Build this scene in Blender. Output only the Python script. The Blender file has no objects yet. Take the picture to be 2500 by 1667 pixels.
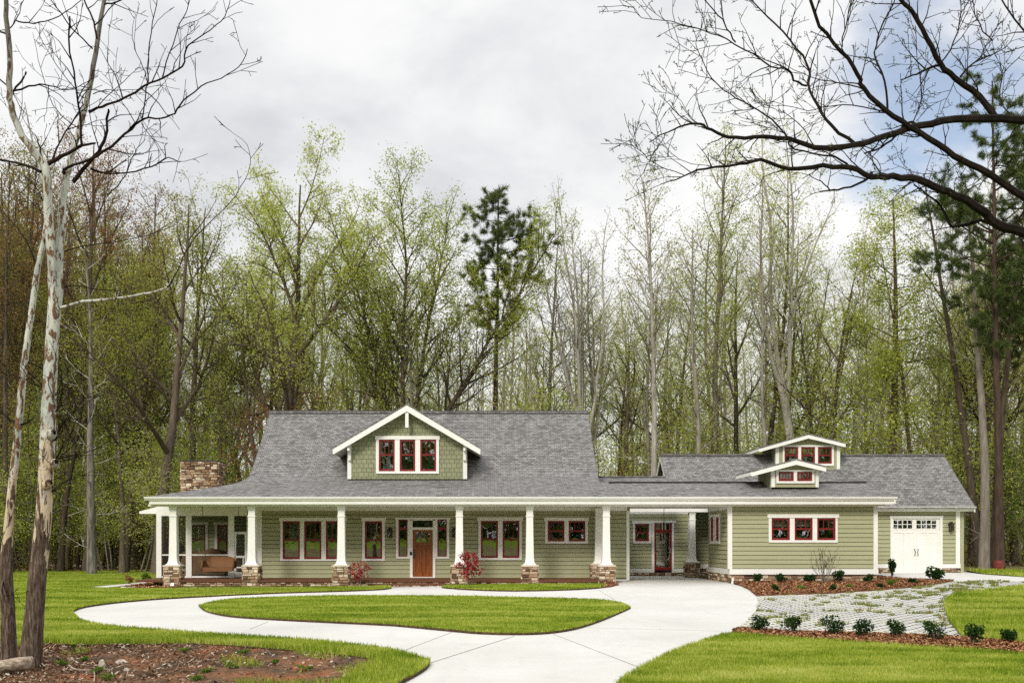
import bpy, math, random
import numpy as np
from mathutils import Vector, noise as mnoise
from mathutils.geometry import delaunay_2d_cdt

scene = bpy.context.scene
COL = scene.collection
R = math.radians
F, PX0, PY0, ZC = 2333.0, 1180.0, 1325.0, 1.82     # lens geometry of the photograph (pixels of a 2500 px wide frame), eye height


def ss(a, b, x):
    t = min(1.0, max(0.0, (x - a) / (b - a)))
    return t * t * (3 - 2 * t)


def ground_z(x, y):
    z = 0.2 * ss(26, 39, y) * ss(-9, 4, x) + 0.22 * ss(39, 45, y) * ss(12, 18, x)
    z -= 0.22 * ss(17.2, 13.0, y) * ss(-1.0, -3.0, x)
    z += 2.3 * ss(-10, -34, y)
    if y > 66:
        z += 0.03 * (min(y, 130) - 66)
    return z


def X(px, Y):
    return (px - PX0) * Y / F


def Z(py, Y):
    return ZC - (py - PY0) * Y / F


def P(px, py, Y):
    return (X(px, Y), Y, Z(py, Y))


def G(px, py, up=0.0):
    """ground point under a photo point; up = height of the turf whose top is what the photo shows"""
    z = 0.0
    for _ in range(14):
        Y = F * (ZC - z - up) / (py - PY0)
        x = (px - PX0) * Y / F
        z = 0.5 * z + 0.5 * ground_z(x, Y)
    return (x, Y)


# ------------------------------------------------------------------ objects
def tag(o, label=None, cat=None, group=None, kind=None):
    if label: o['label'] = label
    if cat: o['category'] = cat
    if group: o['group'] = group
    if kind: o['kind'] = kind
    return o


def empty(name, loc, label, cat, group=None, rz=0.0):
    o = bpy.data.objects.new(name, None)
    o.empty_display_size = 0.2
    o.location = loc
    o.rotation_euler = (0, 0, rz)
    COL.objects.link(o)
    return tag(o, label, cat, group)


def link(name, mesh, parent=None):
    o = bpy.data.objects.new(name, mesh)
    COL.objects.link(o)
    if parent is not None:
        o.parent = parent
    return o


def copy_tree(o, parent=None):
    c = o.copy()
    COL.objects.link(c)
    if parent is not None:
        c.parent = parent
    for ch in list(o.children):
        copy_tree(ch, c)
    return c


def np_mesh(name, verts, polys, mats, midx=None, tint=None, smooth=False):
    """verts (N,3); polys: list of (M,k) int arrays; midx: list of per-array material index (int or array)."""
    me = bpy.data.meshes.new(name)
    verts = np.asarray(verts, dtype=np.float32)
    me.vertices.add(len(verts))
    me.vertices.foreach_set('co', verts.ravel())
    polys = [np.asarray(p, dtype=np.int32) for p in polys]
    keep = [i for i, p in enumerate(polys) if len(p)]
    loops = np.concatenate([polys[i].ravel() for i in keep])
    tot = np.concatenate([np.full(len(polys[i]), polys[i].shape[1], dtype=np.int32) for i in keep])
    start = np.concatenate([[0], np.cumsum(tot)[:-1]]).astype(np.int32)
    me.loops.add(len(loops))
    me.loops.foreach_set('vertex_index', loops)
    me.polygons.add(len(tot))
    me.polygons.foreach_set('loop_start', start)
    if midx is not None:
        mi = np.concatenate([np.broadcast_to(np.asarray(midx[i], dtype=np.int32), (len(polys[i]),)) for i in keep])
        me.polygons.foreach_set('material_index', mi)
    me.polygons.foreach_set('use_smooth', np.full(len(tot), smooth, dtype=bool))
    for m in (mats if isinstance(mats, (list, tuple)) else [mats]):
        me.materials.append(m)
    if tint is not None:
        a = me.attributes.new('tint', 'FLOAT', 'POINT')
        a.data.foreach_set('value', np.asarray(tint, dtype=np.float32))
    me.update(calc_edges=True)
    return me


class MB:
    """collects faces; build() links them as ONE mesh object"""
    def __init__(self):
        self.v, self.f, self.mi, self.t = [], [], [], []

    def poly(self, pts, mi=0, tint=0.5):
        b = len(self.v)
        self.v += [tuple(p) for p in pts]
        self.t += [tint] * len(pts)
        self.f.append(tuple(range(b, b + len(pts))))
        self.mi.append(mi)

    def mesh(self, pts, faces, mi=0, tint=0.5):
        b = len(self.v)
        self.v += [tuple(p) for p in pts]
        self.t += [tint] * len(pts)
        for f in faces:
            self.f.append(tuple(b + i for i in f))
            self.mi.append(mi)

    def box(self, x0, x1, y0, y1, z0, z1, mi=0, tint=0.5, fr=None):
        p = [(x0, y0, z0), (x1, y0, z0), (x1, y1, z0), (x0, y1, z0), (x0, y0, z1), (x1, y0, z1), (x1, y1, z1), (x0, y1, z1)]
        if fr: p = [fr(*q) for q in p]
        self.mesh(p, [(0, 3, 2, 1), (4, 5, 6, 7), (0, 1, 5, 4), (1, 2, 6, 5), (2, 3, 7, 6), (3, 0, 4, 7)], mi, tint)

    def prism(self, pts, d, mi=0, tint=0.5):
        """polygon pts (3D) swept by vector d, closed"""
        n = len(pts)
        q = [tuple(p) for p in pts] + [tuple(p[i] + d[i] for i in range(3)) for p in pts]
        fs = [tuple(range(n))[::-1], tuple(range(n, 2 * n))] + [(i, (i + 1) % n, n + (i + 1) % n, n + i) for i in range(n)]
        self.mesh(q, fs, mi, tint)

    def rings(self, rings, cap=True, mi=0, tint=0.5):
        n = len(rings[0])
        pts = [p for r in rings for p in r]
        fs = []
        for k in range(len(rings) - 1):
            for i in range(n):
                j = (i + 1) % n
                fs.append((k * n + i, k * n + j, (k + 1) * n + j, (k + 1) * n + i))
        if cap:
            fs.append(tuple(range(n))[::-1])
            fs.append(tuple((len(rings) - 1) * n + i for i in range(n)))
        self.mesh(pts, fs, mi, tint)

    def lathe(self, c, prof, n=12, mi=0, tint=0.5):
        self.rings([[(c[0] + r * math.cos(2 * math.pi * i / n), c[1] + r * math.sin(2 * math.pi * i / n), c[2] + z) for i in range(n)] for r, z in prof], True, mi, tint)

    def tube(self, pts, r, n=6, mi=0, tint=0.5):
        rr = r if isinstance(r, (list, tuple)) else [r] * len(pts)
        rings = []
        for i, p in enumerate(pts):
            a = Vector(pts[max(0, i - 1)]); b = Vector(pts[min(len(pts) - 1, i + 1)])
            d = (b - a).normalized()
            u = d.cross(Vector((0.31, 0.2, 0.93)))
            if u.length < .1: u = d.cross(Vector((1, 0, 0)))
            u.normalize(); w = d.cross(u)
            rings.append([tuple(Vector(p) + (u * math.cos(2 * math.pi * k / n) + w * math.sin(2 * math.pi * k / n)) * rr[i]) for k in range(n)])
        self.rings(rings, True, mi, tint)

    def build(self, name, mats, parent=None, off=(0, 0, 0), smooth=False, uv=None, tint=False, bevel=0):
        me = bpy.data.meshes.new(name)
        me.from_pydata([(a - off[0], b - off[1], c - off[2]) for a, b, c in self.v], [], self.f)
        for m in (mats if isinstance(mats, (list, tuple)) else [mats]):
            me.materials.append(m)
        me.polygons.foreach_set('material_index', self.mi)
        me.polygons.foreach_set('use_smooth', [smooth] * len(self.f))
        if tint:
            a = me.attributes.new('tint', 'FLOAT', 'POINT')
            a.data.foreach_set('value', self.t)
        if uv == 'slope':
            lay = me.uv_layers.new(name='UVMap')
            for pl in me.polygons:
                n = pl.normal
                h = Vector((-n.y, n.x, 0))
                h = h.normalized() if h.length > 1e-4 else Vector((1, 0, 0))
                s = n.cross(h)
                for li in pl.loop_indices:
                    co = me.vertices[me.loops[li].vertex_index].co
                    lay.data[li].uv = (co.dot(h), co.dot(s))
        me.update()
        o = link(name, me, parent)
        if bevel:
            b = o.modifiers.new('bevel', 'BEVEL'); b.width = bevel; b.segments = 2; b.limit_method = 'ANGLE'
        return o


def in_poly(pts, poly):
    """vectorised point in polygon"""
    pts = np.asarray(pts); x, y = pts[:, 0], pts[:, 1]
    ins = np.zeros(len(pts), bool)
    n = len(poly)
    for i in range(n):
        x0, y0 = poly[i]; x1, y1 = poly[(i + 1) % n]
        if y0 == y1: continue
        c = ((y0 > y) != (y1 > y)) & (x < (x1 - x0) * (y - y0) / (y1 - y0) + x0)
        ins ^= c
    return ins


def edge_dist(pts, poly):
    d = np.full(len(pts), 1e9)
    n = len(poly)
    for i in range(n):
        a = np.array(poly[i]); b = np.array(poly[(i + 1) % n]); ab = b - a
        t = np.clip(((pts - a) @ ab) / max(1e-9, ab @ ab), 0, 1)
        d = np.minimum(d, np.linalg.norm(pts - (a + t[:, None] * ab), axis=1))
    return d


def smooth_poly(pts, per=5, closed=True):
    out = []
    n = len(pts)
    for i in range(n if closed else n - 1):
        if closed:
            p0, p1, p2, p3 = pts[i - 1], pts[i], pts[(i + 1) % n], pts[(i + 2) % n]
        else:
            p0, p1, p2, p3 = pts[max(0, i - 1)], pts[i], pts[i + 1], pts[min(n - 1, i + 2)]
        for k in range(per):
            t = k / per
            out.append(tuple(0.5 * (2 * p1[j] + (p2[j] - p0[j]) * t + (2 * p0[j] - 5 * p1[j] + 4 * p2[j] - p3[j]) * t * t + (3 * p1[j] - p0[j] - 3 * p2[j] + p3[j]) * t ** 3) for j in range(len(p1))))
    if not closed: out.append(tuple(pts[-1]))
    return out


def sheet(name, poly, zoff, mats, skirt=0.0, step=1.0, bump=0.0, label=None):
    poly = [tuple(p) for p in poly]
    xs = [p[0] for p in poly]; ys = [p[1] for p in poly]
    gx, gy = np.meshgrid(np.arange(min(xs), max(xs), step), np.arange(min(ys), max(ys), step))
    pts = np.stack([gx.ravel(), gy.ravel()], 1) + 0.013
    if len(pts):
        pts = pts[in_poly(pts, poly)]
        if len(pts): pts = pts[edge_dist(pts, poly) > step * 0.35]
    vs = [Vector(p) for p in poly] + [Vector(p) for p in pts]
    n = len(poly)
    ov, oe, of, vmap, _, _ = delaunay_2d_cdt(vs, [(i, (i + 1) % n) for i in range(n)], [], 1, 1e-5)
    b = MB()
    co = []
    for i, v in enumerate(ov):
        z = ground_z(v.x, v.y) + zoff
        if bump:
            z += bump * (mnoise.noise(Vector((v.x * 0.9, v.y * 0.9, 3.1))) + 0.5 * mnoise.noise(Vector((v.x * 2.7, v.y * 2.7, 7.7))))
        co.append((v.x, v.y, z))
    fs = []
    for f in of:
        a, c, d = (ov[i] for i in f[:3])
        cr = (c.x - a.x) * (d.y - a.y) - (c.y - a.y) * (d.x - a.x)
        fs.append(tuple(f) if cr > 0 else tuple(reversed(f)))
    b.mesh(co, fs)
    if skirt:
        ring = [(p[0], p[1], ground_z(*p) + zoff) for p in poly]
        for i in range(n):
            a, c = ring[i], ring[(i + 1) % n]
            b.poly([a, c, (c[0], c[1], c[2] - skirt), (a[0], a[1], a[2] - skirt)], 1)
    return tag(b.build(name, mats), label, None, None, 'structure')
# ------------------------------------------------------------------ materials
class NT:
    def __init__(self, m):
        m.use_nodes = True
        self.t = m.node_tree
        self.t.nodes.clear()

    def n(self, kind, ins=None, **props):
        nd = self.t.nodes.new(kind)
        for k, v in props.items():
            setattr(nd, k, v)
        for k, v in (ins or {}).items():
            s = nd.inputs[k]
            if isinstance(v, bpy.types.NodeSocket): self.t.links.new(v, s)
            else: s.default_value = v
        return nd

    def noise(self, vec, scale, detail=4, rough=.55, dist=0.0):
        return self.n('ShaderNodeTexNoise', {'Vector': vec, 'Scale': scale, 'Detail': detail, 'Roughness': rough, 'Distortion': dist}).outputs['Fac']

    def ramp(self, fac, stops, interp='LINEAR'):
        nd = self.n('ShaderNodeValToRGB', {'Fac': fac})
        nd.color_ramp.interpolation = interp
        el = nd.color_ramp.elements
        while len(el) < len(stops): el.new(0.5)
        for e, (p, c) in zip(el, stops):
            e.position = p
            e.color = (c[0], c[1], c[2], 1) if not isinstance(c, (int, float)) else (c, c, c, 1)
        return nd.outputs['Color']

    def math(self, op, a, b=0.0, clamp=False):
        nd = self.n('ShaderNodeMath', operation=op, use_clamp=clamp)
        for i, v in enumerate((a, b)):
            if isinstance(v, bpy.types.NodeSocket): self.t.links.new(v, nd.inputs[i])
            else: nd.inputs[i].default_value = v
        return nd.outputs[0]

    def mix(self, fac, a, b, mode='MIX'):
        nd = self.n('ShaderNodeMix', data_type='RGBA', blend_type=mode)
        for i, v in ((0, fac), (6, a), (7, b)):
            if isinstance(v, bpy.types.NodeSocket): self.t.links.new(v, nd.inputs[i])
            elif isinstance(v, (int, float)): nd.inputs[i].default_value = v
            else: nd.inputs[i].default_value = (v[0], v[1], v[2], 1)
        return nd.outputs[2]

    def bump(self, h, strength, dist=0.02):
        return self.n('ShaderNodeBump', {'Height': h, 'Strength': strength, 'Distance': dist}).outputs[0]

    def map(self, vec, scale=(1, 1, 1), rot=(0, 0, 0)):
        return self.n('ShaderNodeMapping', {'Vector': vec, 'Scale': scale, 'Rotation': rot}).outputs[0]

    def out(self, sh):
        self.n('ShaderNodeOutputMaterial', {'Surface': sh})

    def principled(self, col, rough=.6, normal=None, spec=.3, metal=0.0):
        ins = {'Base Color': col if isinstance(col, bpy.types.NodeSocket) else (*col, 1), 'Roughness': rough, 'Specular IOR Level': spec, 'Metallic': metal}
        if normal is not None: ins['Normal'] = normal
        return self.n('ShaderNodeBsdfPrincipled', ins).outputs[0]

    @property
    def obj(self): return self.n('ShaderNodeTexCoord').outputs['Object']
    @property
    def pos(self): return self.n('ShaderNodeNewGeometry').outputs['Position']
    @property
    def tint(self): return self.n('ShaderNodeAttribute', attribute_name='tint').outputs['Fac']
    @property
    def rand(self): return self.n('ShaderNodeObjectInfo').outputs['Random']


def newmat(name):
    m = bpy.data.materials.new(name)
    return m, NT(m)


def noisy(name, stops, scale=3.0, rough=.6, bump=0.0, bscale=None, detail=5, stretch=(1, 1, 1), spec=.3, metal=0.0, tint=0.0, bdist=.02, world=False):
    m, t = newmat(name)
    v = t.map(t.pos if world else t.obj, stretch)
    f = t.noise(v, scale, detail)
    if tint: f = t.math('ADD', t.math('MULTIPLY', t.tint, tint), t.math('MULTIPLY', f, 1 - tint))
    c = t.ramp(f, stops)
    nrm = None
    if bump: nrm = t.bump(t.noise(v, bscale or scale * 4, 6), bump, bdist)
    t.out(t.principled(c, rough, nrm, spec, metal))
    return m


MT = {}
MT['white'] = noisy('white_paint', [(.3, (.76, .745, .69)), (.7, (.82, .81, .765))], 1.6, .5, .05, 30)
MT['siding'] = noisy('sage_siding', [(.3, (.335, .335, .195)), (.7, (.375, .375, .225))], 1.1, .65, .12, 40, stretch=(.35, .35, 3))
MT['red'] = noisy('red_sash', [(.3, (.16, .009, .010)), (.7, (.20, .013, .013))], 4, .4, spec=.4)
MT['metal'] = noisy('dark_bronze', [(.3, (.02, .015, .01)), (.7, (.05, .035, .02))], 12, .45, spec=.5, metal=.4)
MT['iron'] = noisy('black_iron', [(.3, .012), (.7, .03)], 20, .5, spec=.5)
MT['brickfloor'] = noisy('porch_brick', [(.3, (.12, .045, .02)), (.7, (.24, .10, .05))], 9, .7, .4, 30, tint=.4)
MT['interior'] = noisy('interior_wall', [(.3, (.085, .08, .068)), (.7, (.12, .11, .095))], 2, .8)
MT['dark_int'] = noisy('dark_interior', [(.3, .012), (.7, .03)], 2, .9)  # near-black wall colour puts the gloom of unlit rooms into the paint
MT['shade'] = noisy('lamp_shade', [(.3, (.75, .68, .5)), (.7, (.85, .78, .6))], 6, .8)
MT['brass'] = noisy('brass', [(.3, (.35, .22, .06)), (.7, (.5, .33, .1))], 8, .3, metal=.9)
MT['canvas'] = noisy('brown_canvas', [(.3, (.22, .12, .06)), (.7, (.34, .2, .11))], 3, .8, .3, 12)
MT['soil'] = noisy('dark_soil', [(.3, (.03, .018, .008)), (.7, (.10, .06, .028))], 9, .95, .6, 40, world=True)
MT['wicker'] = None
MT['slat'] = noisy('blind_slat', [(.3, .7), (.7, .8)], 4, .6)
MT['stone'] = noisy('field_stone', [(.15, (.10, .06, .035)), (.33, (.25, .15, .085)), (.5, (.39, .265, .165)), (.65, (.50, .38, .26)), (.85, (.66, .57, .45))], 7, .85, .6, 16, tint=.72, bdist=.03)
MT['mortar'] = noisy('mortar', [(.3, (.07, .05, .032)), (.7, (.13, .095, .065))], 12, .95, .3, 40)
MT['cast'] = noisy('cast_stone_cap', [(.3, (.5, .42, .32)), (.7, (.62, .54, .43))], 10, .8, .2, 40)


def _door():
    m, t = newmat('mahogany_door')
    v = t.map(t.obj, (9, 9, .7))
    f = t.noise(v, 3.0, 8, .6, .6)
    c = t.ramp(f, [(.3, (.10, .022, .005)), (.5, (.235, .062, .013)), (.75, (.36, .115, .028))])
    t.out(t.principled(c, .32, t.bump(f, .08), .5))
    return m


def _shingle(name, base, hue, row, width, bump=.5, v_off=0):
    m, t = newmat(name)
    uv = t.n('ShaderNodeTexCoord').outputs['UV']
    wob = t.noise(uv, .8, 4)
    def brick(w, h, off, c1, c2, mort):
        nd = t.n('ShaderNodeTexBrick', {'Vector': uv, 'Color1': c1, 'Color2': c2, 'Mortar': mort, 'Scale': 1.0, 'Mortar Size': .012, 'Mortar Smooth': .1, 'Bias': 0.0, 'Brick Width': w, 'Row Height': h}, offset=off, offset_frequency=2, squash=1.0, squash_frequency=2)
        return nd
    k = lambda s: (base[0] * s, base[1] * s, base[2] * s, 1)
    b1 = brick(width, row, .37, k(.52), k(1.75), k(.22))
    b2 = brick(width * 1.45, row, .61, k(.6), k(1.5), k(.4))
    c = t.mix(.5, b1.outputs['Color'], b2.outputs['Color'])
    c = t.mix(t.math('MULTIPLY', t.ramp(t.noise(uv, 3.1, 3), [(.5, 0), (.68, 1)]), .35), c, hue)
    c = t.mix(.35, c, t.ramp(t.noise(uv, 55, 3), [(.3, (.25, .25, .25)), (.7, (1, 1, 1))]), 'MULTIPLY')
    c = t.mix(.25, c, t.ramp(wob, [(.3, (.7, .7, .7)), (.7, (1, 1, 1))]), 'MULTIPLY')
    h = t.math('ADD', t.math('MULTIPLY', b1.outputs['Fac'], -1.0), t.math('MULTIPLY', t.noise(uv, 60, 2), .3))
    t.out(t.principled(c, .9, t.bump(h, bump, .015), .15))
    return m


def _concrete():
    m, t = newmat('broom_concrete')
    p = t.pos
    a = t.noise(p, .35, 5)
    b = t.noise(t.map(p, (1, 7, 1)), 1.4, 6, .65)
    c = t.ramp(a, [(.3, (.525, .51, .475)), (.7, (.605, .59, .555))])
    c = t.mix(.35, c, t.ramp(b, [(.35, (.86, .85, .83)), (.65, (1, 1, 1))]), 'MULTIPLY')
    c = t.mix(.25, c, t.ramp(t.noise(p, 70, 3), [(.3, (.8, .8, .8)), (.6, (1, 1, 1))]), 'MULTIPLY')
    st = t.ramp(t.noise(p, .9, 6, .7, .5), [(.58, 0), (.78, 1)])
    c = t.mix(t.math('MULTIPLY', st, .45), c, (.36, .33, .27))
    c = t.mix(t.math('MULTIPLY', t.ramp(t.noise(t.map(p, (1.6, .3, 1)), 1.0, 7, .7, .8), [(.5, 0), (.75, 1)]), .3), c, (.40, .385, .36))
    t.out(t.principled(c, .85, t.bump(t.noise(p, 90, 3), .12, .006), .2))
    return m


def _lawn(name='lawn_ground'):
    m, t = newmat(name)
    p = t.pos
    f = t.math('ADD', t.math('MULTIPLY', t.noise(p, .5, 5), .5), t.math('MULTIPLY', t.noise(p, 28, 3), .5))
    c = t.ramp(f, [(.3, (.06, .095, .008)), (.5, (.16, .225, .02)), (.7, (.26, .31, .04))])
    t.out(t.principled(c, .95, t.bump(t.noise(p, 60, 4), .8, .04), .1))
    return m


def _blade(name='grass_blade', dark=1.0):
    m, t = newmat(name)
    p = t.pos
    big = t.math('ADD', t.math('MULTIPLY', t.noise(t.map(p, (.55, 1.5, 1), (0, 0, .25)), .5, 5, .55, .8), .7), t.math('MULTIPLY', t.noise(p, 2.6, 4, .6), .3))
    big = t.math('ADD', t.math('MULTIPLY', t.math('SUBTRACT', big, .5), 1.7), .5)
    f = t.math('ADD', t.math('MULTIPLY', big, .62), t.math('MULTIPLY', t.tint, .38))
    k = lambda r, g, b: (r * dark, g * dark, b * dark)
    c = t.ramp(f, [(.22, k(.04, .09, .008)), (.36, k(.135, .22, .016)), (.49, k(.295, .375, .036)), (.62, k(.47, .50, .095)), (.78, k(.62, .61, .22))])
    d = t.n('ShaderNodeBsdfDiffuse', {'Color': c}).outputs[0]
    tr = t.n('ShaderNodeBsdfTranslucent', {'Color': c}).outputs[0]
    t.out(t.n('ShaderNodeMixShader', {0: .35, 1: d, 2: tr}).outputs[0])
    return m


def _leaf(name, stops, trans=.4, objrand=.25):
    m, t = newmat(name)
    f = t.math('ADD', t.math('MULTIPLY', t.tint, 1 - objrand), t.math('MULTIPLY', t.rand, objrand))
    c = t.ramp(f, stops)
    d = t.n('ShaderNodeBsdfDiffuse', {'Color': c}).outputs[0]
    tr = t.n('ShaderNodeBsdfTranslucent', {'Color': c}).outputs[0]
    t.out(t.n('ShaderNodeMixShader', {0: trans, 1: d, 2: tr}).outputs[0])
    return m


def _bark(name, stops, scale=2.2, bump=.8):
    m, t = newmat(name)
    o = t.obj
    v = t.map(o, (3.2, 3.2, .55))
    f = t.math('ADD', t.math('MULTIPLY', t.noise(v, scale, 7, .65, .4), .72), t.math('MULTIPLY', t.rand, .28))
    c = t.ramp(f, stops)
    t.out(t.principled(c, .95, t.bump(t.noise(v, scale * 3, 5), bump, .04), .1))
    return m


def _sycamore():
    m, t = newmat('sycamore_bark')
    o = t.obj
    z = t.n('ShaderNodeSeparateXYZ', {'Vector': o}).outputs['Z']
    v = t.map(o, (5, 5, 1.1))
    n1 = t.noise(v, 1.5, 6, .6, .5)
    n2 = t.noise(t.map(o, (16, 16, 4)), 2.0, 6, .65)
    pale = t.ramp(t.noise(t.map(o, (3, 3, .8)), 2.4, 6), [(.3, (.30, .31, .28)), (.48, (.50, .51, .46)), (.7, (.66, .65, .58))])
    flake = t.ramp(n2, [(.3, (.09, .05, .028)), (.7, (.24, .15, .09))])
    rough = t.ramp(t.noise(t.map(o, (10, 10, 1.5)), 3.0, 7, .7), [(.28, (.014, .009, .006)), (.46, (.07, .045, .03)), (.6, (.17, .13, .10)), (.74, (.36, .31, .26))])
    cream = (.56, .46, .32)
    up = t.ramp(t.math('ADD', t.noise(t.map(o, (9, 9, 3.2)), 1.5, 6, .65, .6), t.math('MULTIPLY', z, -.008)), [(.475, 0), (.50, 1)])      # brown flakes thin out with height
    c = t.mix(up, pale, flake)
    torn = t.ramp(t.math('ADD', t.math('MULTIPLY', z, .3), t.math('MULTIPLY', n1, 1.7)), [(.0, 0), (.999, 1)])
    lo = t.math('ADD', z, t.math('MULTIPLY', t.math('SUBTRACT', n1, .5), 7.0))
    c = t.mix(t.n('ShaderNodeMapRange', {'Value': lo, 'From Min': 3.2, 'From Max': 3.0}).outputs[0], c, cream)
    c = t.mix(t.n('ShaderNodeMapRange', {'Value': lo, 'From Min': 2.35, 'From Max': 2.15}).outputs[0], c, rough)
    hi = t.n('ShaderNodeMapRange', {'Value': z, 'From Min': 8.2, 'From Max': 9.6}).outputs[0]
    c = t.mix(t.math('MULTIPLY', hi, .75), c, (.05, .035, .028))
    t.out(t.principled(c, .85, t.bump(n2, .6, .03), .15))
    return m


def _paver():
    m, t = newmat('grid_paver')
    p = t.map(t.pos, (1, 1, 1), (0, 0, R(4)))
    b = t.n('ShaderNodeTexBrick', {'Vector': t.map(p, (1, 1, 1), (0, 0, R(2))), 'Color1': (.54, .53, .51, 1), 'Color2': (.68, .67, .65, 1), 'Mortar': (.085, .08, .06, 1), 'Scale': 1.0, 'Mortar Size': .036, 'Mortar Smooth': .15, 'Brick Width': .30, 'Row Height': .22}, offset=.5)
    w = t.noise(p, .55, 5, .7, .4)
    c = t.mix(.3, b.outputs['Color'], t.ramp(t.noise(p, 9, 4), [(.3, (.7, .7, .7)), (.7, (1, 1, 1))]), 'MULTIPLY')
    hole = b.outputs['Fac']
    gr = t.math('MULTIPLY', hole, t.ramp(w, [(.42, 0), (.6, 1)]))
    c = t.mix(t.math('MULTIPLY', gr, .85), c, t.ramp(t.noise(p, 14, 3), [(.3, (.10, .14, .03)), (.55, (.28, .27, .09)), (.75, (.30, .14, .07))]))
    t.out(t.principled(c, .9, t.bump(t.math('SUBTRACT', 1.0, hole), .7, .02), .15))
    return m


def _glass(name, tint=(.75, .8, .75), base=.16):
    m, t = newmat(name)
    fr = t.n('ShaderNodeFresnel', {'IOR': 1.5}).outputs[0]
    fac = t.math('ADD', t.math('MULTIPLY', fr, .85), base, True)
    tr = t.n('ShaderNodeBsdfTransparent', {'Color': (*tint, 1)}).outputs[0]
    nrm = t.bump(t.noise(t.obj, 1.7, 2), .035, .05)
    gl = t.n('ShaderNodeBsdfGlossy', {'Color': (1, 1, 1, 1), 'Roughness': .015, 'Normal': nrm}).outputs[0]
    t.out(t.n('ShaderNodeMixShader', {0: fac, 1: tr, 2: gl}).outputs[0])
    return m


def _screen():
    m, t = newmat('insect_screen')
    tr = t.n('ShaderNodeBsdfTransparent', {'Color': (.82, .82, .8, 1)}).outputs[0]
    d = t.n('ShaderNodeBsdfDiffuse', {'Color': (.03, .03, .028, 1)}).outputs[0]
    f = t.math('ADD', .26, t.math('MULTIPLY', t.noise(t.obj, 2, 2), .1))
    t.out(t.n('ShaderNodeMixShader', {0: f, 1: tr, 2: d}).outputs[0])
    return m


def _wicker():
    m, t = newmat('wicker')
    o = t.obj
    w = t.n('ShaderNodeTexWave', {'Vector': o, 'Scale': 9.0, 'Distortion': 2.0, 'Detail': 2.0}, bands_direction='Z').outputs['Fac']
    w2 = t.n('ShaderNodeTexWave', {'Vector': o, 'Scale': 11.0, 'Distortion': 1.0}, bands_direction='X').outputs['Fac']
    f = t.math('MULTIPLY', t.math('ADD', w, w2), .5)
    c = t.ramp(f, [(.2, (.06, .024, .008)), (.6, (.21, .09, .03)), (.9, (.36, .18, .07))])
    t.out(t.principled(c, .6, t.bump(f, .5, .01), .3))
    return m


def _shake():
    return _shingle('sage_shake', (.27, .285, .16), (.27, .285, .16), .17, .2, .5)


MT['door'] = _door()
MT['shingle'] = _shingle('grey_shingle', (.215, .209, .202), (.20, .155, .14), .128, .19)
MT['concrete'] = _concrete()
MT['lawn'] = _lawn()
MT['blade'] = _blade()
MT['syc'] = _sycamore()
MT['paver'] = _paver()
MT['glass'] = _glass('window_glass', (.75, .8, .74), .34)
MT['darkglass'] = _glass('lantern_glass', (.7, .65, .5), .1)
MT['screen'] = _screen()
MT['wicker'] = _wicker()


def _shake2():
    m, t = newmat('sage_shake')
    uv = t.n('ShaderNodeTexCoord').outputs['Object']
    sp = t.n('ShaderNodeSeparateXYZ', {'Vector': uv})
    v = t.n('ShaderNodeCombineXYZ', {'X': sp.outputs['X'], 'Y': sp.outputs['Z']}).outputs[0]
    b = t.n('ShaderNodeTexBrick', {'Vector': v, 'Color1': (.24, .25, .15, 1), 'Color2': (.30, .305, .19, 1), 'Mortar': (.06, .06, .033, 1), 'Scale': 1.0, 'Mortar Size': .008, 'Mortar Smooth': .1, 'Brick Width': .21, 'Row Height': .19}, offset=.43)
    t.out(t.principled(b.outputs['Color'], .75, t.bump(b.outputs['Fac'], -.5, .02), .2))
    return m


MT['shake'] = _shake2()
MT['mulch'] = noisy('bark_mulch', [(.3, (.05, .018, .008)), (.5, (.2, .085, .038)), (.7, (.36, .18, .09))], 34, .95, .9, 30, world=True, bdist=.04)
MT['chip'] = _leaf('mulch_chip', [(.0, (.06, .022, .01)), (.5, (.24, .105, .05)), (1, (.46, .27, .15))], .0, 0)
MT['dirt'] = noisy('red_dirt', [(.28, (.025, .015, .009)), (.43, (.085, .05, .027)), (.55, (.165, .08, .038)), (.68, (.26, .085, .034)), (.8, (.22, .14, .08))], 1.6, .95, .9, 14, detail=9, world=True, bdist=.06)
MT['litter'] = _leaf('leaf_litter', [(.0, (.035, .018, .009)), (.45, (.15, .075, .035)), (.8, (.31, .21, .13)), (1, (.54, .48, .40))], .1, 0)
MT['forestfloor'] = noisy('forest_floor', [(.28, (.06, .045, .018)), (.5, (.15, .12, .045)), (.72, (.14, .17, .03))], .9, .95, .8, 12, detail=8, world=True, bdist=.08)
MT['bark_dark'] = _bark('dark_bark', [(.25, (.03, .022, .015)), (.5, (.10, .076, .054)), (.78, (.21, .17, .13))])
MT['bark_grey'] = _bark('grey_bark', [(.25, (.08, .068, .052)), (.5, (.21, .18, .145)), (.78, (.38, .345, .29))])
MT['bark_pale'] = _bark('pale_bark', [(.3, (.10, .088, .07)), (.5, (.29, .265, .225)), (.7, (.50, .47, .41))])
MT['bark_pine'] = _bark('pine_bark', [(.25, (.03, .02, .014)), (.5, (.09, .062, .046)), (.78, (.18, .13, .10))])
MT['bark_black'] = _bark('near_black_bark', [(.25, (.005, .004, .0035)), (.5, (.014, .010, .008)), (.78, (.04, .03, .024))])  # almost black bark tone
MT['leaf_spring'] = _leaf('spring_leaf', [(.0, (.17, .20, .03)), (.35, (.35, .40, .065)), (.7, (.54, .57, .13)), (1, (.66, .66, .24))], .52)
MT['leaf_olive'] = _leaf('olive_leaf', [(.0, (.10, .115, .018)), (.35, (.235, .25, .042)), (.7, (.39, .39, .08)), (1, (.52, .48, .14))], .5)
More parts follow.
